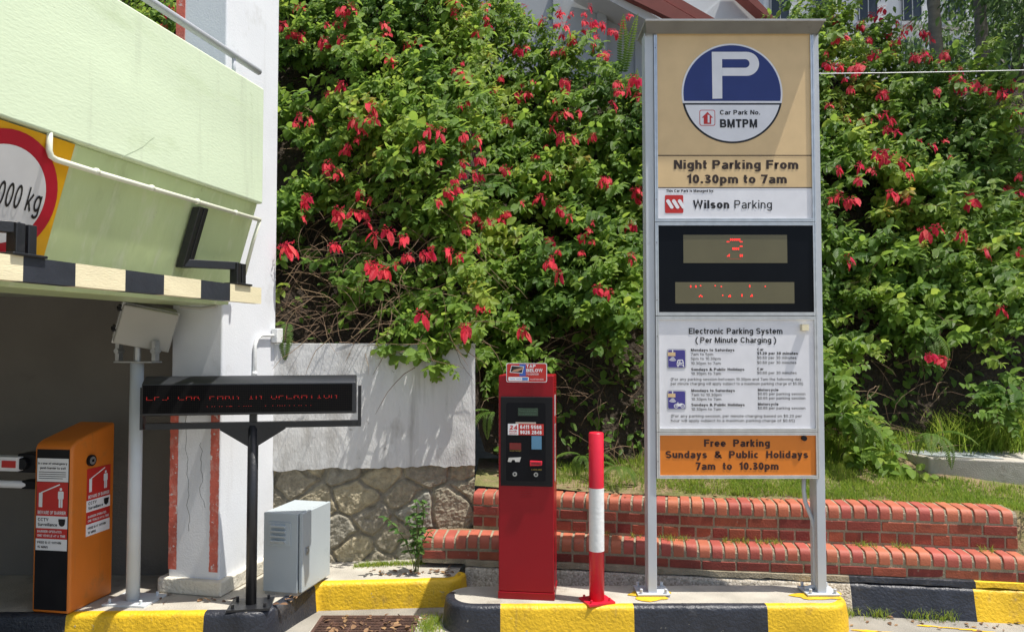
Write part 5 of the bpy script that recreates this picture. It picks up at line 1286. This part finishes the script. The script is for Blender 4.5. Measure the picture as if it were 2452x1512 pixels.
# grass
def blades(name, spots, mat_, kind='stuff'):
    k = len(spots); A_ = np.array(spots)   # x,y,z,h,w,ang,lean,r
    ca, sa = np.cos(A_[:, 5]), np.sin(A_[:, 5]); z0 = np.zeros(k)
    wv = A_[:, 4]; h_ = A_[:, 3]; ln = A_[:, 6]*h_
    def pt(s_, t): 
        l_ = ln*t*t; return np.stack([A_[:, 0]+ca*s_*wv-sa*l_, A_[:, 1]+sa*s_*wv+ca*l_, A_[:, 2]+h_*t*(1-.25*t*A_[:, 6])], 1)
    V = np.stack([pt(-.5, 0), pt(.5, 0), pt(-.4, .55), pt(.4, .55), pt(0, 1)], 1).reshape(-1, 3)
    b_ = (np.arange(k)*5)[:, None]; f4 = b_+np.array([0, 1, 3, 2]); f3 = b_+np.array([2, 3, 4])
    uv = np.tile(np.array([[.4, 0], [.6, 0], [.4, .5], [.6, .5], [.5, 1]]), (k, 1))
    o = npobj(name, V, [f4, f3], mat_, None, True, np.repeat(A_[:, 7], 5), uv); return tag(o, kind=kind)
sp = []
ux = [p[0] for p in usp]; uy = [p[1] for p in usp]
while len(sp) < 42000:
    X = ru(.3, 5.0); yf = float(np.interp(X, ux, uy))+.19 if X < 3.25 else 4.85
    Y = ru(yf, 6.05); dn = min(max((X-.7)/.9, .16), 1)
    if smooth_noise(X*4, Y*4, 3) < -.25: dn *= .35
    if 2.95 < X and Y > 5.5-.25*(X-2.95) and Y < 5.95: continue
    if rnd.random() > dn: continue
    far = (Y-yf)/(6.0-yf)
    sp.append((X, Y, lawnz(X, Y)-.005, ru(.025, .06)*(1+1.0*max(0, far-.55)*2), ru(.003, .0055), ru(0, 6.28), ru(.1, .9), min(1, max(0, .45+.3*smooth_noise(X*3, Y*3, 8)+ru(-.3, .3)))))
blades('grass', sp, M['grass'])
sp = []
for _ in range(900):       # tufts on the ledge between the tiers and by the kerbs
    X = ru(.5, 3.1); yl = float(np.interp(X, ux, uy)); 
    if smooth_noise(X*5, 0, 1) < .05: continue
    sp.append((X, yl-.02-abs(rnd.gauss(0, .02)), .38, ru(.02, .06), .004, ru(0, 6.28), ru(.3, 1), ru(.2, 1)))
for _ in range(500):
    X = rnd.choice([2.08, 2.3, 2.55, 2.68, 2.12])+rnd.gauss(0, .04); sp.append((X, float(np.interp(X, [p[0] for p in low], [p[1] for p in low]))-.05-abs(rnd.gauss(0, .03)), 0.0, ru(.02, .09), .004, ru(0, 6.28), ru(.3, 1), ru(.2, 1)))
for _ in range(600):
    X = -.5+rnd.gauss(0, .04); sp.append((X, 4.55+rnd.gauss(0, .08), .005, ru(.015, .05), .004, ru(0, 6.28), ru(.3, 1), ru(.2, 1)))
for _ in range(900):
    X = ru(-1.1, -.6); sp.append((X, 5.22+.16*(X+1.1)/1.0-.03+rnd.gauss(0, .02), KH, ru(.01, .04), .004, ru(0, 6.28), ru(.3, 1), ru(.2, 1)))
blades('grass_tufts', sp, M['grass'])
# tall wild grass at the foot of the right-hand bank
sp = []
for _ in range(5200):
    X = ru(1.6, 5.0); Y = 5.95+rnd.gauss(0, .12); sp.append((X, Y, lawnz(X, Y), ru(.1, .32)*(1.25 if X > 3.4 else .55), ru(.004, .008), ru(0, 6.28), ru(.3, 1.2), ru(.1, .8)))
blades('tall_grass', sp, M['grass'])
# leaf litter
lv = Leaves()
for _ in range(230):
    k = rnd.random()
    if k < .3: x, y, z = ru(-1.15, -.55), ru(4.2, 4.68), .021
    elif k < .5: x, y, z = ru(-1.0, -.35), ru(4.98, 5.12), KH+.006
    elif k < .6: x, y, z = ru(-2.2, -1.3), ru(4.4, 4.6), KH+.006
    elif k < .8: x = ru(2.0, 3.4); y = float(np.interp(x, [p[0] for p in low], [p[1] for p in low]))-ru(.06, .25); z = .006
    else: x = ru(.3, 1.9); y = float(np.interp(x, ux, uy))+ru(.05, .3); z = .655
    s_ = ru(.012, .05) if k > .3 else ru(.02, .06)
    lv.add((x, y, z), (ru(-1, 1), ru(-1, 1), ru(-.1, .25)), (ru(-.4, .4), ru(-.4, .4), 1), s_, s_*.55, rnd.random())
o = lv.build('leaf_litter', M['litter']); tag(o, kind='stuff')

# ------------------------------------------------------------------ background: house, tower block, trees, cable
hs2 = thing('house', 'white house with brown red roof edge behind the hedge', 'house', (3, 12, 4.2))
def HP(x, y, Y=12.0): return W(x, y, Y)
mb = MB(); ya = 12.4
vs = [HP(1000, 260, ya), HP(1760, 260, ya), HP(1760, 80, ya), HP(1440, -60, ya), HP(1000, -60, ya)]
mb.add([*vs, *[v+Vector((0, 3, 0)) for v in vs]], [(0, 1, 2, 3, 4), (9, 8, 7, 6, 5)]+[(i, 5+i, 5+(i+1) % 5, (i+1) % 5) for i in range(5)]); obj('wall', mb, M['farshade_trim'], hs2, True)
for x in (1335, 1440, 1530): 
    mb = MB(); p = HP(x, 200, ya-.02); mb.box(p.x-.08, p.x+.08, ya-.12, ya-.01, 3.5, HP(x, -30, ya).z); obj('pilaster', mb, M['farshade_trim'], hs2, True)
def slant(nm, p0, p1, p2, p3, y0, y1, mat_):
    mb = MB(); P = [HP(*p, y0) for p in (p0, p1, p2, p3)]; P2 = [q+Vector((0, y1-y0, 0)) for q in P]
    mb.add(P+P2, [(0, 1, 2, 3), (7, 6, 5, 4)]+[(i, 4+i, 4+(i+1) % 4, (i+1) % 4) for i in range(4)]); obj(nm, mb, mat_, hs2, True)
slant('eave', (1380, -40), (1580, 66), (1650, 88), (1470, -20), 11.75, 12.39, M['farwhite'])
slant('roof_edge', (1465, -24), (1700, 90), (1740, 90), (1545, -24), 11.6, 11.74, M['roofred'])
slant('roof_edge', (1548, -24), (1744, 90), (1790, 90), (1590, -24), 11.66, 11.8, M['roofred'])
slant('gable_wall', (1500, 200), (1885, 200), (1885, 75), (1770, -40), 12.6, 15, M['farwhite']); slant('gable_wall', (1480, 120), (1790, 120), (1771, -40), (1480, -40), 12.62, 15, M['farwhite'])
slant('roof_edge', (1745, -40), (1860, 62), (1885, 75), (1775, -40), 12.3, 12.58, M['roofred'])
tw = thing('tower_block', 'tall pale apartment block with dark windows far behind', 'apartment block', (24, 50, 4))
mb = MB(); mb.box(16.6, 44, 48, 60, 4, 34); obj('wall', mb, M['farwhite'], tw, True)
wm = None
for iz in range(5):
    for ix in range(9):
        x = 17.6+ix*2.9; z = 16.5+iz*3.2
        if wm is None:
            mb = MB(); mb.box(-.6, .6, -.1, .05, 0, 1.9, 0)
            for q in (-.62, -.02, .6): mb.box(q, q+.06, -.14, -.1, 0, 1.9, 1)
            mb.box(-.9, .9, -.5, 0, -.5, -.3, 1); wo = obj('window', mb, [M['farglass'], M['farshade_trim']], tw); wm = wo.data
        else: wo = bpy.data.objects.new('window', wm); COL.objects.link(wo); wo.parent = tw
        wo.location = (x-24, 47.95-50, z-4)
def tree(name, label, cat, base, h, crown_c, crown_r, nleaf, lsz, seed, trunk=.12, mat_='treeleaf'):
    r2 = random.Random(seed); t = thing(name, label, cat, base)
    b_ = Vector(base); c = Vector(crown_c)
    mb = MB(); top = c-b_
    mb.tube([(0, 0, 0), (top.x*.15, top.y*.1, top.z*.4), (top.x*.6, top.y*.5, top.z*.75), tuple(top)], [trunk, trunk*.8, trunk*.6, trunk*.3], 10)
    cl = []
    for k in range(46):
        while True:
            v = Vector((r2.uniform(-1, 1), r2.uniform(-1, 1), r2.uniform(-1, 1)))
            if .35 < v.length < 1: break
        q = Vector((v.x*crown_r[0], v.y*crown_r[1], v.z*crown_r[2])); cl.append((q+top, r2.uniform(.35, .75)))
        if k % 4 == 0: mb.tube([tuple(top*.7), tuple(top*.6+(q+top)*.4), tuple(q+top)], [trunk*.35, trunk*.2, .012], 6)
    obj('trunk', mb, M['bark'], t)
    lv = Leaves()
    for k in range(nleaf):
        q, rr_ = cl[k % len(cl)]
        v = Vector((r2.gauss(0, .5), r2.gauss(0, .5), r2.gauss(0, .38)))*rr_
        s_ = lsz*r2.uniform(.7, 1.3)
        lv.add(q+v, (v.x+r2.uniform(-.5, .5), v.y+r2.uniform(-.5, .5), -.6+r2.uniform(-.4, .4)), (r2.uniform(-.5, .5), r2.uniform(-.5, .5), 1), s_, s_*.45, r2.random())
    lv.build('crown', M[mat_], t, False)
    return t
tree('broadleaf_tree', 'nearest broadleaf tree overhanging the top right corner of the hedge', 'tree', (8.0, 9.6, 4.4), 5, (6.2, 8.0, 6.95), (2.4, 2.0, 1.8), 17000, .085, 5, .16)
tree('broadleaf_tree', 'pale green bushy tree beyond the right palm trunk', 'tree', (8.6, 12.5, 4.5), 5, (8.3, 12, 6.7), (1.7, 1.5, 1.6), 12000, .1, 6, .12)
def palm(label, x, Y, ybot):
    p = W(x, ybot, Y); t = thing('palm_tree', label, 'palm', (p.x, Y, 4.3), 0, 'slender palm trunks')
    mb = MB(); pts = []; rs = []
    for k in range(60): pts.append((.02*math.sin(k*.2), 0, k*.09)); rs.append(.075+(.006 if k % 3 == 0 else 0)-.0004*k)
    mb.tube(pts, rs, 14); obj('trunk', mb, M['bark'], t, smooth=True)
    for k in range(12):
        lv = Leaves(); a = k*2*PI/12+.2; q = Vector((0, 0, 5.3)); d = Vector((math.cos(a), math.sin(a), .9)).normalized()
        for j in range(22):
            d = (d+Vector((0, 0, -.09))).normalized(); q = q+d*.09; sd_ = d.cross(Vector((0, 0, 1))).normalized()
            for s_ in (-1, 1): lv.add(q, tuple(sd_*s_+d*.5+Vector((0, 0, -.3))), (0, 0, 1), .42*math.sin(PI*(j+2)/25), .04, rnd.random())
        lv.build('frond', M['treeleaf'], t, False)
palm('left of two slender grey palm trunks rising above the hedge', 2238, 9.0, 110); palm('right of two slender grey palm trunks, nearer the photo edge', 2350, 9.2, 150)
# cable
mb = MB(); pts = []
for k in range(21):
    t_ = k/20; x = 1900+t_*700; p = W(x, 176-9*max(0, (x-1965)/490)+2*math.sin(PI*t_), 5.6-.3*t_); pts.append(p)
mb.tube(pts, .003, 6, 0, False)
cb = obj('overhead_cable', mb, M['post']); tag(cb, 'thin pale overhead cable crossing the hedge right of the sign', 'cable')
